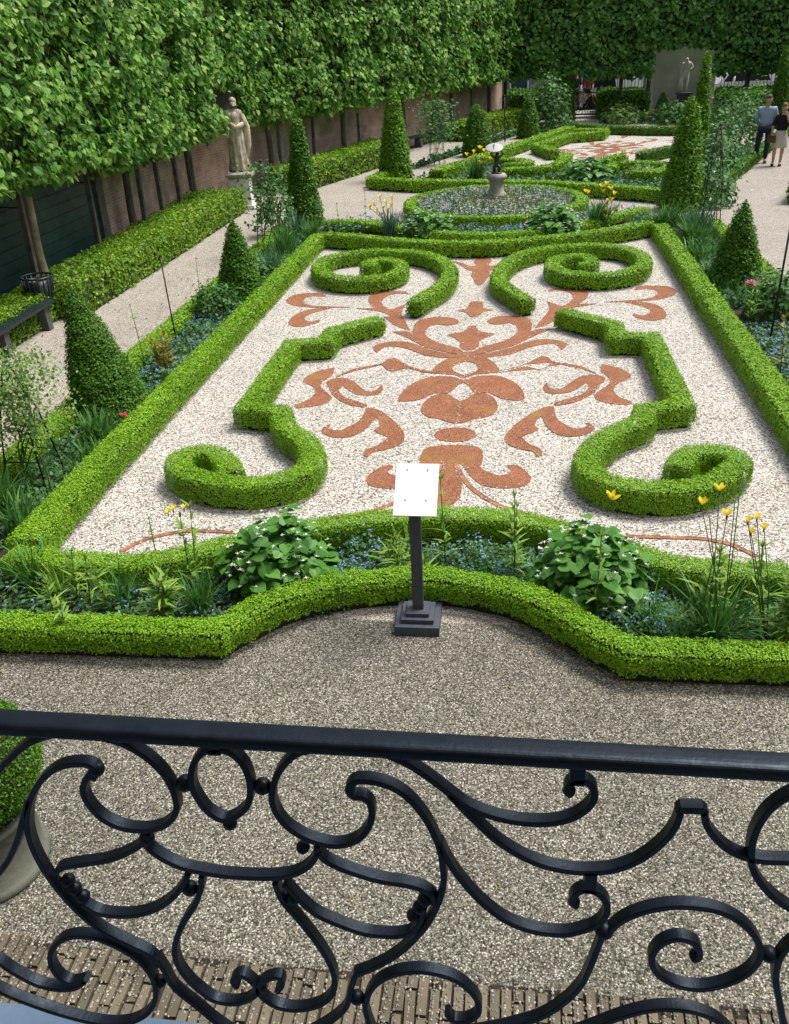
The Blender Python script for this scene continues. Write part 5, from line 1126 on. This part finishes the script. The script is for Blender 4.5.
def person(px, py, h, label, kind):
    p = G(px, py); face = unit(np.array([[-p[0], -p[1]]]))[0]; rz = math.atan2(face[1], face[0]) + math.pi / 2
    t = empty('person', (p[0], p[1], 0), label, 'person', None, rz); k = h / 1.75
    if kind == 'man':
        # local: facing -Y, x is the person's left when seen from behind
        V = [(0, 0, .95), (0, -.01, 1.15), (0, .0, 1.36), (0, -.01, 1.50), (0, -.035, 1.585), (0, -.05, 1.66), (0, -.04, 1.72),
             (.10, 0, .90), (.12, -.03, .50), (.11, .03, .10), (.12, -.12, .04), (-.10, 0, .90), (-.14, -.06, .50), (-.13, .02, .10), (-.14, -.13, .04),
             (.19, 0, 1.42), (.26, .08, 1.16), (.14, .17, .98), (.05, .19, .93), (-.19, 0, 1.42), (-.26, .08, 1.16), (-.14, .17, .98), (-.05, .19, .93)]
        Rd = [(.11, .08), (.10, .07), (.12, .08), .05, .075, .095, .07, .08, .062, .042, .035, .09, .062, .042, .035, .062, .045, .033, .03, .062, .045, .033, .03]
        E = [(0, 1), (1, 2), (2, 3), (3, 4), (4, 5), (5, 6), (0, 7), (7, 8), (8, 9), (9, 10), (0, 11), (11, 12), (12, 13), (13, 14), (2, 15), (15, 16), (16, 17), (17, 18), (2, 19), (19, 20), (20, 21), (21, 22)]
        V = [tuple(np.array(v) * k) for v in V]; skin_obj('body', V, E, Rd, 'skin_tone', t)
        sel = [0, 1, 2, 15, 16, 17, 19, 20, 21, 3]; mp = {v: i for i, v in enumerate(sel)}
        V2 = [V[i] for i in sel]; V2[mp[3]] = (0, 0, 1.455 * k); skin_obj('shirt', V2, [(mp[a_], mp[b_]) for a_, b_ in E if a_ in mp and b_ in mp], [(.18, .14), (.18, .13), (.20, .14), .09, .066, .05, .09, .066, .05, .085], 'shirt_blue', t)
        V3 = [(0, 0, .97 * k), V[7], V[8], (V[9][0], V[9][1], .09), V[11], V[12], (V[13][0], V[13][1], .09)]; skin_obj('trousers', V3, [(0, 1), (1, 2), (2, 3), (0, 4), (4, 5), (5, 6)], [(.165, .125), .105, .078, .062, .105, .078, .062], 'jeans', t)
        hc = np.array([0, -.05, 1.65]) * k; head(t, hc, .105, 'hair_grey')
        mb = MB(); mb.ball((hc[0], hc[1] - .105, hc[2] - .01), .016, 'skin_tone', 8)
        for s_ in (-1, 1): mb.ball((hc[0] + s_ * .036, hc[1] - .092, hc[2] + .015), .010, 'black_cloth', 8)
        mb.build('face', t, local=True)
        for s_, i in ((1, 10), (-1, 14)):
            mb = MB(); mb.lathe([(.045, 0), (.052, .02), (.045, .07), (.02, .085)], 'leather_brown', (V[i][0], V[i][1] + .05, 0.005), 12, 1, 2.5); mb.build('shoe', t, local=True)
    else:
        V = [(0, 0, .92), (0, -.01, 1.10), (0, 0, 1.30), (0, -.01, 1.43), (0, -.03, 1.51), (0, -.045, 1.58), (0, -.04, 1.63),
             (.09, 0, .86), (.10, -.02, .48), (.09, .03, .09), (.09, -.10, .035), (-.09, 0, .86), (-.11, -.04, .48), (-.11, .02, .09), (-.12, -.11, .035),
             (.16, 0, 1.35), (.22, -.02, 1.08), (.14, -.19, 1.30), (.05, -.16, 1.50), (-.16, 0, 1.35), (-.24, .02, 1.08), (-.24, -.12, .90), (-.24, -.17, .84)]
        V = [tuple(np.array(v) * k) for v in V]
        Rd = [(.11, .08), (.09, .06), (.10, .07), .042, .07, .09, .065, .085, .055, .036, .03, .085, .055, .036, .03, .05, .038, .030, .028, .05, .038, .03, .028]
        E = [(0, 1), (1, 2), (2, 3), (3, 4), (4, 5), (5, 6), (0, 7), (7, 8), (8, 9), (9, 10), (0, 11), (11, 12), (12, 13), (13, 14), (2, 15), (15, 16), (16, 17), (17, 18), (2, 19), (19, 20), (20, 21), (21, 22)]
        skin_obj('body', V, E, Rd, 'skin_tone', t)
        sel = [0, 1, 2, 15, 16, 19, 20, 3]; mp = {v: i for i, v in enumerate(sel)}; V2 = [V[i] for i in sel]; V2[mp[3]] = (0, 0, 1.39 * k); V2.append(tuple(np.array(V[17]) * .7 + np.array(V[16]) * .3)); 
        E2 = [(mp[a_], mp[b_]) for a_, b_ in E if a_ in mp and b_ in mp] + [(mp[16], 8)]
        skin_obj('top', V2, E2, [(.17, .13), (.16, .12), (.18, .13), .075, .06, .075, .06, .075, .05], 'black_cloth', t)
        mb = MB(); mb.lathe([(.14, 0), (.16, .08), (.195, .22), (.215, .42), (.21, .44)][::-1], 'skirt_cream', (0, 0, .98 * k), 28, 1, .8, fn=None)
        V_ = mb.V[0]; V_[:, 2] = 2 * .98 * k - V_[:, 2]; mb.V[0] = V_; mb.build('skirt', t, local=True)
        hc = np.array([0, -.045, 1.575]) * k; head(t, hc, .098, 'hair_fair', True)
        mb = MB(); mb.ball((hc[0], hc[1] - .097, hc[2] - .01), .014, 'skin_tone', 8)
        for s_ in (-1, 1): mb.ball((hc[0] + s_ * .033, hc[1] - .086, hc[2] + .015), .009, 'black_cloth', 8)
        mb.build('face', t, local=True)
        for i in (10, 14):
            mb = MB(); mb.lathe([(.04, 0), (.045, .02), (.04, .05), (.02, .06)], 'black_cloth', (V[i][0], V[i][1] + .045, 0.005), 12, 1, 2.5); mb.build('shoe', t, local=True)
        c_, s__ = math.cos(rz), math.sin(rz); u, v = V[22][0], V[22][1]
        bx, by = p[0] + u * c_ - v * s__, p[1] + u * s__ + v * c_
        hb = empty('handbag', (bx, by, .62), 'brown leather handbag held by the woman in the cream skirt', 'bag')
        mb = MB(); mb.box((bx, by, .72), (.24, .10, .18), 'leather_brown', rz, .85); mb.build('pouch', hb); mb = MB(); mb.tube([(bx - .07, by, .80), (bx - .05, by, .88), (bx + .05, by, .88), (bx + .07, by, .80)], .008, 'leather_brown', 6); mb.build('strap', hb)
    return t
person(760, 163, 1.76, 'person in light blue shirt and navy jeans, hands behind the back', 'man')
person(776, 166, 1.66, 'person in black top and cream skirt, one hand raised to the mouth', 'woman')

def statue_body(t, base, h, mat, pose):
    k = h / 1.75
    if pose == 'robed':
        V = [(0, 0, .9), (.01, 0, 1.12), (0, 0, 1.34), (.01, -.01, 1.47), (.02, -.03, 1.55), (.02, -.04, 1.64), (.17, 0, 1.38), (.23, -.05, 1.12), (.05, -.17, 1.08), (-.17, 0, 1.38), (-.22, .02, 1.12), (-.17, -.10, .90)]
        E = [(0, 1), (1, 2), (2, 3), (3, 4), (4, 5), (2, 6), (6, 7), (7, 8), (2, 9), (9, 10), (10, 11)]; Rd = [(.19, .15), (.15, .12), (.17, .12), .06, .085, .09, .07, .06, .04, .07, .06, .045]
    else:
        V = [(0, 0, .95), (.03, 0, 1.14), (.02, 0, 1.36), (.02, -.01, 1.5), (.0, -.03, 1.58), (-.01, -.04, 1.68), (.10, 0, .90), (.11, -.05, .50), (.10, .04, .06), (-.10, 0, .90), (-.17, -.10, .52), (-.15, .02, .06),
             (.20, 0, 1.42), (.33, .02, 1.22), (.19, -.10, 1.10), (-.18, 0, 1.40), (-.26, .02, 1.12), (-.22, -.06, .88)]
        E = [(0, 1), (1, 2), (2, 3), (3, 4), (4, 5), (0, 6), (6, 7), (7, 8), (0, 9), (9, 10), (10, 11), (2, 12), (12, 13), (13, 14), (2, 15), (15, 16), (16, 17)]; Rd = [(.15, .11), (.135, .10), (.17, .12), .06, .08, .09, .095, .068, .05, .095, .068, .05, .065, .048, .04, .065, .048, .04]
    V = [tuple(np.array(v) * k) for v in V]; o = skin_obj('figure', V, E, [tuple(np.array(r) * k) if hasattr(r, '__len__') else r * k for r in Rd], mat, t); o.location = (0, 0, base); return o
# stone lady on her pedestal
p = G(243, 211); p = np.array([-6.95, 22.75])
t = empty('pedestal', (*p, 0), 'pale stone pedestal with dark moulded top under the robed lady', 'pedestal')
mb = MB(); mb.box((*p, .05), (.62, .62, .10), 'stone_pale', R(8)); mb.box((*p, .42), (.50, .50, .64), 'stone_pale', R(8), .94); mb.build('shaft', t)
mb = MB(); mb.box((*p, .765), (.56, .56, .05), 'stone_grey', R(8)); mb.box((*p, .82), (.66, .66, .06), 'stone_grey', R(8)); mb.box((*p, .87), (.58, .58, .04), 'stone_grey', R(8), .8); mb.build('cap', t)
t = empty('stone_statue', (*p, .89), 'weathered sandstone lady in a long robe standing on her pedestal', 'statue', None, R(25))
statue_body(t, 0, 1.72, 'sandstone', 'robed')
mb = MB(); mb.lathe([(.23, 0), (.25, .06), (.22, .3), (.20, .6), (.19, .85), (.16, 1.0), (.15, 1.15), (.16, 1.28), (.11, 1.38)], 'sandstone', (0, 0, 0), 56, 1, .82, fn=lambda a_, z: 1 + .10 * math.sin(a_ * 9 + z * 2.5) * max(0, 1 - z / 1.6) + .05 * math.sin(a_ * 17 - z * 4) + .10 * math.cos(a_ - 1 + z * 2)); mb.build('robe', t, local=True)
mb = MB()
mb.tube([(.22, .0, 1.30), (.30, .02, 1.0), (.28, .02, .6), (.18, .0, .2)], [.05, .09, .10, .05], 'sandstone', 10); mb.tube([(-.2, -.02, 1.2), (0, -.19, 1.02), (.2, -.14, 1.1)], [.06, .06, .05], 'sandstone', 10); mb.build('mantle', t, local=True)
mb = MB(); mb.ball((.02, .015, 1.60), .10, 'sandstone', 12, 1.0); mb.ball((.02, .10, 1.60), .05, 'sandstone', 10); mb.build('hair', t, local=True)
# monument and pale statue
p = np.array([7.1, 44.55])
t = empty('garden_monument', (*p, 0), 'grey rendered niche wall with pale stone piers at the far end', 'monument')
mb = MB(); mb.box((p[0], p[1] + .35, 1.9), (3.1, .4, 3.8), 'render_wall'); mb.build('wall', t)
for s_ in (-1, 1):
    mb = MB(); mb.box((p[0] + s_ * 1.32, p[1] + .06, 1.3), (.32, .24, 2.6), 'stone_pale', 0, .9); mb.box((p[0] + s_ * 1.32, p[1] + .04, .28), (.46, .34, .56), 'stone_pale', 0, .92); mb.build('pier', t)
p2 = np.array([7.22, 43.95])
t = empty('pedestal', (*p2, 0), 'dark pedestal in front of the niche wall', 'pedestal'); mb = MB(); mb.box((*p2, .1), (.8, .6, .2), 'plinth_dark'); mb.box((*p2, .5), (.56, .46, .60), 'plinth_dark', 0, .9); mb.box((*p2, .83), (.68, .56, .07), 'plinth_dark'); mb.build('block', t)
t = empty('stone_statue', (*p2, .87), 'pale stone figure standing before the grey niche wall', 'statue', None, R(-8))
statue_body(t, 0, 1.42, 'stone_pale', 'nude')
mb = MB(); mb.tube([(-.16, .05, .03), (-.17, .06, .4), (-.14, .05, .75)], [.11, .09, .07], 'stone_pale', 10); mb.build('tree_stump', t, local=True)
# sundial
p = CC + np.array([.02, .35])
t = empty('sundial', (*p, 0), 'stone sundial with a dark bronze figure holding a pale dial', 'sundial')
mb = MB(); mb.box((*p, .06), (.72, .72, .12), 'stone_grey'); mb.box((*p, .18), (.52, .52, .14), 'stone_grey', 0, .85)
mb.lathe([(.20, .22), (.24, .28), (.23, .34), (.17, .38), (.155, .48), (.15, .60), (.18, .65), (.225, .68), (.235, .74), (.20, .77), (.19, .79)], 'stone_grey', (*p, 0), 24, fn=lambda a_, z: 1 + .05 * math.cos(8 * a_)); mb.build('pedestal', t)
mb = MB(); z = .79
mb.lathe([(.13, 0), (.12, .03), (.05, .04)], 'bronze', (*p, z), 16)
mb.tube([(p[0] - .05, p[1], z + .03), (p[0] - .06, p[1] - .05, z + .14), (p[0], p[1], z + .20), (p[0], p[1], z + .33), (p[0] + .01, p[1] - .01, z + .40)], [.035, .04, .06, .065, .035], 'bronze', 10)
mb.tube([(p[0] + .06, p[1], z + .03), (p[0] + .07, p[1] - .06, z + .13), (p[0], p[1], z + .2)], [.03, .04, .05], 'bronze', 10)
mb.ball((p[0] + .01, p[1] - .02, z + .43), .045, 'bronze'); 
for s_ in (-1, 1): mb.tube([(p[0] + s_ * .06, p[1], z + .35), (p[0] + s_ * .14, p[1], z + .42), (p[0] + s_ * .08, p[1] + .02, z + .53)], [.03, .022, .02], 'bronze', 8)
mb.build('bronze_figure', t)
dc = np.array([p[0] - .06, p[1] + .02, z + .55])
mb = MB(); mb.lathe([(.195, -.012), (.21, .0), (.195, .012)], 'dial_white', tuple(dc), 28); mb.V[0][:, 2] += (mb.V[0][:, 1] - p[1]) * .35; mb.build('dial', t)
mb = MB(); mb.add([(dc[0] - .003, dc[1] - .15, dc[2] - .03), (dc[0] + .003, dc[1] + .15, dc[2] + .07), (dc[0], dc[1] + .15, dc[2] + .17)], [(0, 1, 2)], 'bronze'); mb.build('gnomon', t)

# ------------------------------------------------------------ fence, gate, street
def fence(x0, x1, y, h, label):
    t = empty('iron_fence', (x0, y, 0), label, 'fence'); mb = MB()
    k = x0
    while k <= x1 + .001: mb.tube([(k, y, .0), (k, y, h), (k, y, h + .12)], [.013, .013, .002], 'iron_matt', 5); k += .15
    mb.build('bars', t); mb = MB()
    for z in (.25, h - .15): mb.box(((x0 + x1) / 2, y, z), (x1 - x0, .045, .03), 'iron_matt')
    mb.build('rails', t)
FY = 44.2
fence(-1.2, 2.1, FY, 2.5, 'black iron bar fence left of the gate'); fence(3.6, 5.5, FY, 2.5, 'black iron bar fence between gate and monument'); fence(8.8, 16, FY, 2.5, 'black iron bar fence right of the monument')
t = empty('iron_gate', (2.85, FY - .2, 0), 'black iron garden gate with scrollwork in its lower half', 'gate')
for x in (2.2, 3.5): mb = MB(); mb.box((x, FY - .2, 1.4), (.09, .09, 2.8), 'iron_matt'); mb.ball((x, FY - .2, 2.86), .07, 'iron_matt'); mb.build('gate_post', t)
for s_ in (0, 1):
    mb = MB(); xa, xb = (2.27, 2.83) if s_ == 0 else (2.87, 3.43)
    for k in range(6): x = xa + (xb - xa) * k / 5; mb.tube([(x, FY - .2, .1), (x, FY - .2, 2.4)], .011, 'iron_matt', 5)
    for z in (.12, 1.0, 2.3): mb.box(((xa + xb) / 2, FY - .2, z), (xb - xa, .03, .04), 'iron_matt')
    for z in (.36, .75):
        for xx in (xa + .15, xb - .15): P = [(xx + .11 * math.cos(q), FY - .21, z + .14 * math.sin(q)) for q in np.linspace(0, 6.283, 14)]; mb.tube(P, .012, 'iron_matt', 5)
    mb.build('gate_leaf', t)
mb = MB(); mb.box((2.85, FY - .2, .03), (1.6, .5, .06), 'stone_pale'); tag(mb.build('stone_threshold'), 'pale stone threshold under the garden gate', 'step')
def car(x, y, L_, mat, label, van=False, rz=0):
    t = empty('parked_car', (x, y, 0), label, 'car', 'vehicles parked behind the fence')
    W_ = 1.75; H1 = .82; H2 = 1.95 if van else 1.42
    side = [(-L_ / 2, .3), (-L_ / 2, .7), (-L_ / 2 + .08, H1), (-L_ * .26, H1 + .08), (-L_ * .14 if not van else -L_ * .36, H2), (L_ * .28 if not van else L_ * .47, H2 - .02), (L_ * .44 if not van else L_ * .49, H1 + .1), (L_ / 2, H1), (L_ / 2, .3)]
    mb = MB(); n_ = len(side); V = []
    for yy in (-W_ / 2, W_ / 2):
        for u, z in side: V.append((x + u, y + yy * (1 if z < H1 + .15 else .86), z))
    mb.add(V, [tuple(range(n_)), tuple(n_ + i for i in range(n_))[::-1]] + [(i, n_ + i, n_ + (i + 1) % n_, (i + 1) % n_) for i in range(n_)], mat); mb.build('body', t)
    for yy in (-1,):
        mb = MB(); a_, b_ = (-L_ * .17, L_ * .26) if not van else (-L_ * .36, -L_ * .12)
        V = [(x + a_ - .12, y - W_ / 2 * .99 - .005, H1 + .14), (x + b_ + .2, y - W_ / 2 * .99 - .005, H1 + .14), (x + b_, y - W_ / 2 * .86 - .02, H2 - .08), (x + a_ + .15, y - W_ / 2 * .86 - .02, H2 - .08)]
        mb.add(V, [(0, 1, 2, 3)], 'glass_dark'); mb.build('side_window', t)
    for u in (-L_ * .32, L_ * .32):
        for yy in (-1, 1):
            mb = MB(); P = [(x + u + .31 * math.cos(q), y + yy * (W_ / 2 - .08), .32 + .31 * math.sin(q)) for q in np.linspace(0, 6.283, 20)]
            mb.add(P[:-1] + [(a_[0], a_[1] + .12 * yy, a_[2]) for a_ in P[:-1]], [tuple(range(19)), tuple(19 + i for i in range(19))[::-1]] + [(i, (i + 1) % 19, 19 + (i + 1) % 19, 19 + i) for i in range(19)], 'rubber'); mb.build('wheel', t)
car(5.0, 48.6, 4.6, 'car_white', 'white van parked behind the fence, left of the monument', True)
car(3.6, 53.5, 4.3, 'car_teal', 'teal van parked further back between gate and monument', True)
car(10.6, 49.2, 4.3, 'car_white', 'pale car parked behind the fence, right of the monument')
car(15.6, 49.4, 4.3, 'car_dark', 'dark car parked behind the couple, beyond the fence')
mb = MB()
for k in range(6): mb.lathe([(.05, k * .45), (.05, k * .45 + .45)], 'red_paint' if k % 2 else 'white_paint', (9.6, 45.4, 0), 12)
tag(mb.build('striped_pole'), 'red and white striped pole right of the monument', 'pole')
# bicycle with rider glimpsed through the gate
t = empty('bicycle', (3.0, 46.2, 0), 'bicycle standing in the street behind the gate', 'bicycle')
for x in (2.5, 3.55): mb = MB(); mb.tube([(x + .33 * math.cos(q), 46.2, .34 + .33 * math.sin(q)) for q in np.linspace(0, 6.283, 22)], .018, 'rubber', 6); mb.build('wheel', t)
mb = MB()
for a_, b_ in (((2.5, .34), (2.95, .3)), ((2.95, .3), (2.8, .85)), ((2.8, .85), (2.5, .34)), ((2.95, .3), (3.35, .8)), ((2.8, .8), (3.35, .85)), ((3.55, .34), (3.33, .98))): mb.tube([(a_[0], 46.2, a_[1]), (b_[0], 46.2, b_[1])], .016, 'orange_paint', 6)
mb.build('frame', t); mb = MB(); mb.box((2.78, 46.2, .92), (.24, .12, .05), 'rubber'); mb.build('saddle', t); mb = MB(); mb.tube([(3.33, 46.45, 1.02), (3.33, 46.2, 1.0), (3.33, 45.95, 1.02)], .012, 'rubber', 6); mb.build('handlebar', t)
def passer(x, y, mat, leg, label):
    t = empty('person', (x, y, 0), label, 'person')
    V = [(0, 0, .93), (0, 0, 1.13), (0, 0, 1.36), (0, 0, 1.5), (0, -.03, 1.6), (0, -.03, 1.68), (.1, 0, .88), (.12, -.1, .48), (.13, -.05, .06), (-.1, 0, .88), (-.12, .06, .48), (-.13, .18, .08), (.19, 0, 1.4), (.25, -.02, 1.12), (.22, -.2, .95), (-.19, 0, 1.4), (-.25, .05, 1.12), (-.22, -.1, .9)]
    E = [(0, 1), (1, 2), (2, 3), (3, 4), (4, 5), (0, 6), (6, 7), (7, 8), (0, 9), (9, 10), (10, 11), (2, 12), (12, 13), (13, 14), (2, 15), (15, 16), (16, 17)]; Rd = [(.15, .11), (.14, .1), (.17, .12), .06, .08, .09, .09, .06, .045, .09, .06, .045, .06, .045, .035, .06, .045, .035]
    skin_obj('body', V, E, Rd, 'skin_tone', t)
    s_ = [0, 1, 2, 12, 13, 15, 16]; mp = {v: i for i, v in enumerate(s_)}; skin_obj('jacket', [V[i] for i in s_], [(mp[a_], mp[b_]) for a_, b_ in E if a_ in mp and b_ in mp], [(.17, .13), (.165, .12), (.19, .135), .078, .06, .078, .06], mat, t)
    skin_obj('trousers', [(0, 0, .95), V[6], V[7], V[8], V[9], V[10], V[11]], [(0, 1), (1, 2), (2, 3), (0, 4), (4, 5), (5, 6)], [(.165, .125), .105, .075, .06, .105, .075, .06], leg, t)
    head(t, np.array([0, -.03, 1.67]), .10, 'hair_grey')
passer(2.7, 47.4, 'jeans', 'jeans', 'person in a dark blue jacket passing behind the gate')
passer(3.3, 47.8, 'red_paint', 'black_cloth', 'person in a red jacket passing behind the gate')
# houses across the street
fac = [(-14, 'brick_house', 9.5), (-7, 'facade_cream', 10.5), (0, 'brick_house', 9), (7, 'facade_cream', 10), (14, 'brick_house', 11), (21, 'facade_cream', 9.5)]
hl = ['leftmost brick house across the street', 'cream house second from the left across the street', 'brick house across the street, seen through the gate', 'cream house across the street behind the monument', 'brick house across the street behind the couple', 'rightmost cream house across the street']
for (x, mt, hh), lb in zip(fac, hl):
    t = empty('canal_house', (x, 62, 0), lb, 'house', 'houses across the street')
    mb = MB(); mb.box((x, 65, hh / 2), (6.96, 6, hh), mt); mb.build('wall', t)
    mb = MB(); mb.add([(x - 3.5, 62, hh), (x + 3.5, 62, hh), (x, 62, hh + 2.4), (x - 3.5, 68, hh), (x + 3.5, 68, hh), (x, 68, hh + 2.4)], [(0, 1, 2), (5, 4, 3), (0, 2, 5, 3), (1, 4, 5, 2)], 'stone_grey'); mb.build('roof', t)
    for fl_ in range(3):
        for k in (-2.2, 0, 2.2):
            z = 1.7 + fl_ * 2.9; isd = fl_ == 0 and k == 0
            mb = MB(); mb.box((x + k, 61.98, z if not isd else 1.2), (1.25, .12, 1.9 if not isd else 2.4), 'white_paint'); w_ = mb.build('window' if not isd else 'door', t)
            mb = MB(); mb.box((x + k, 61.9, z if not isd else 1.15), (1.0, .06, 1.65 if not isd else 2.2), 'glass_dark' if not isd else 'dark_green_paint'); o = mb.build('pane' if not isd else 'door_panel', t); o.parent = w_
mb = MB(); mb.box((2, 45.3, .06), (60, 1.6, .12), 'stone_grey'); tag(mb.build('pavement'), kind='structure')
print('total objects', len(bpy.data.objects), 'polys', sum(len(o.data.polygons) for o in bpy.data.objects if o.type == 'MESH'))
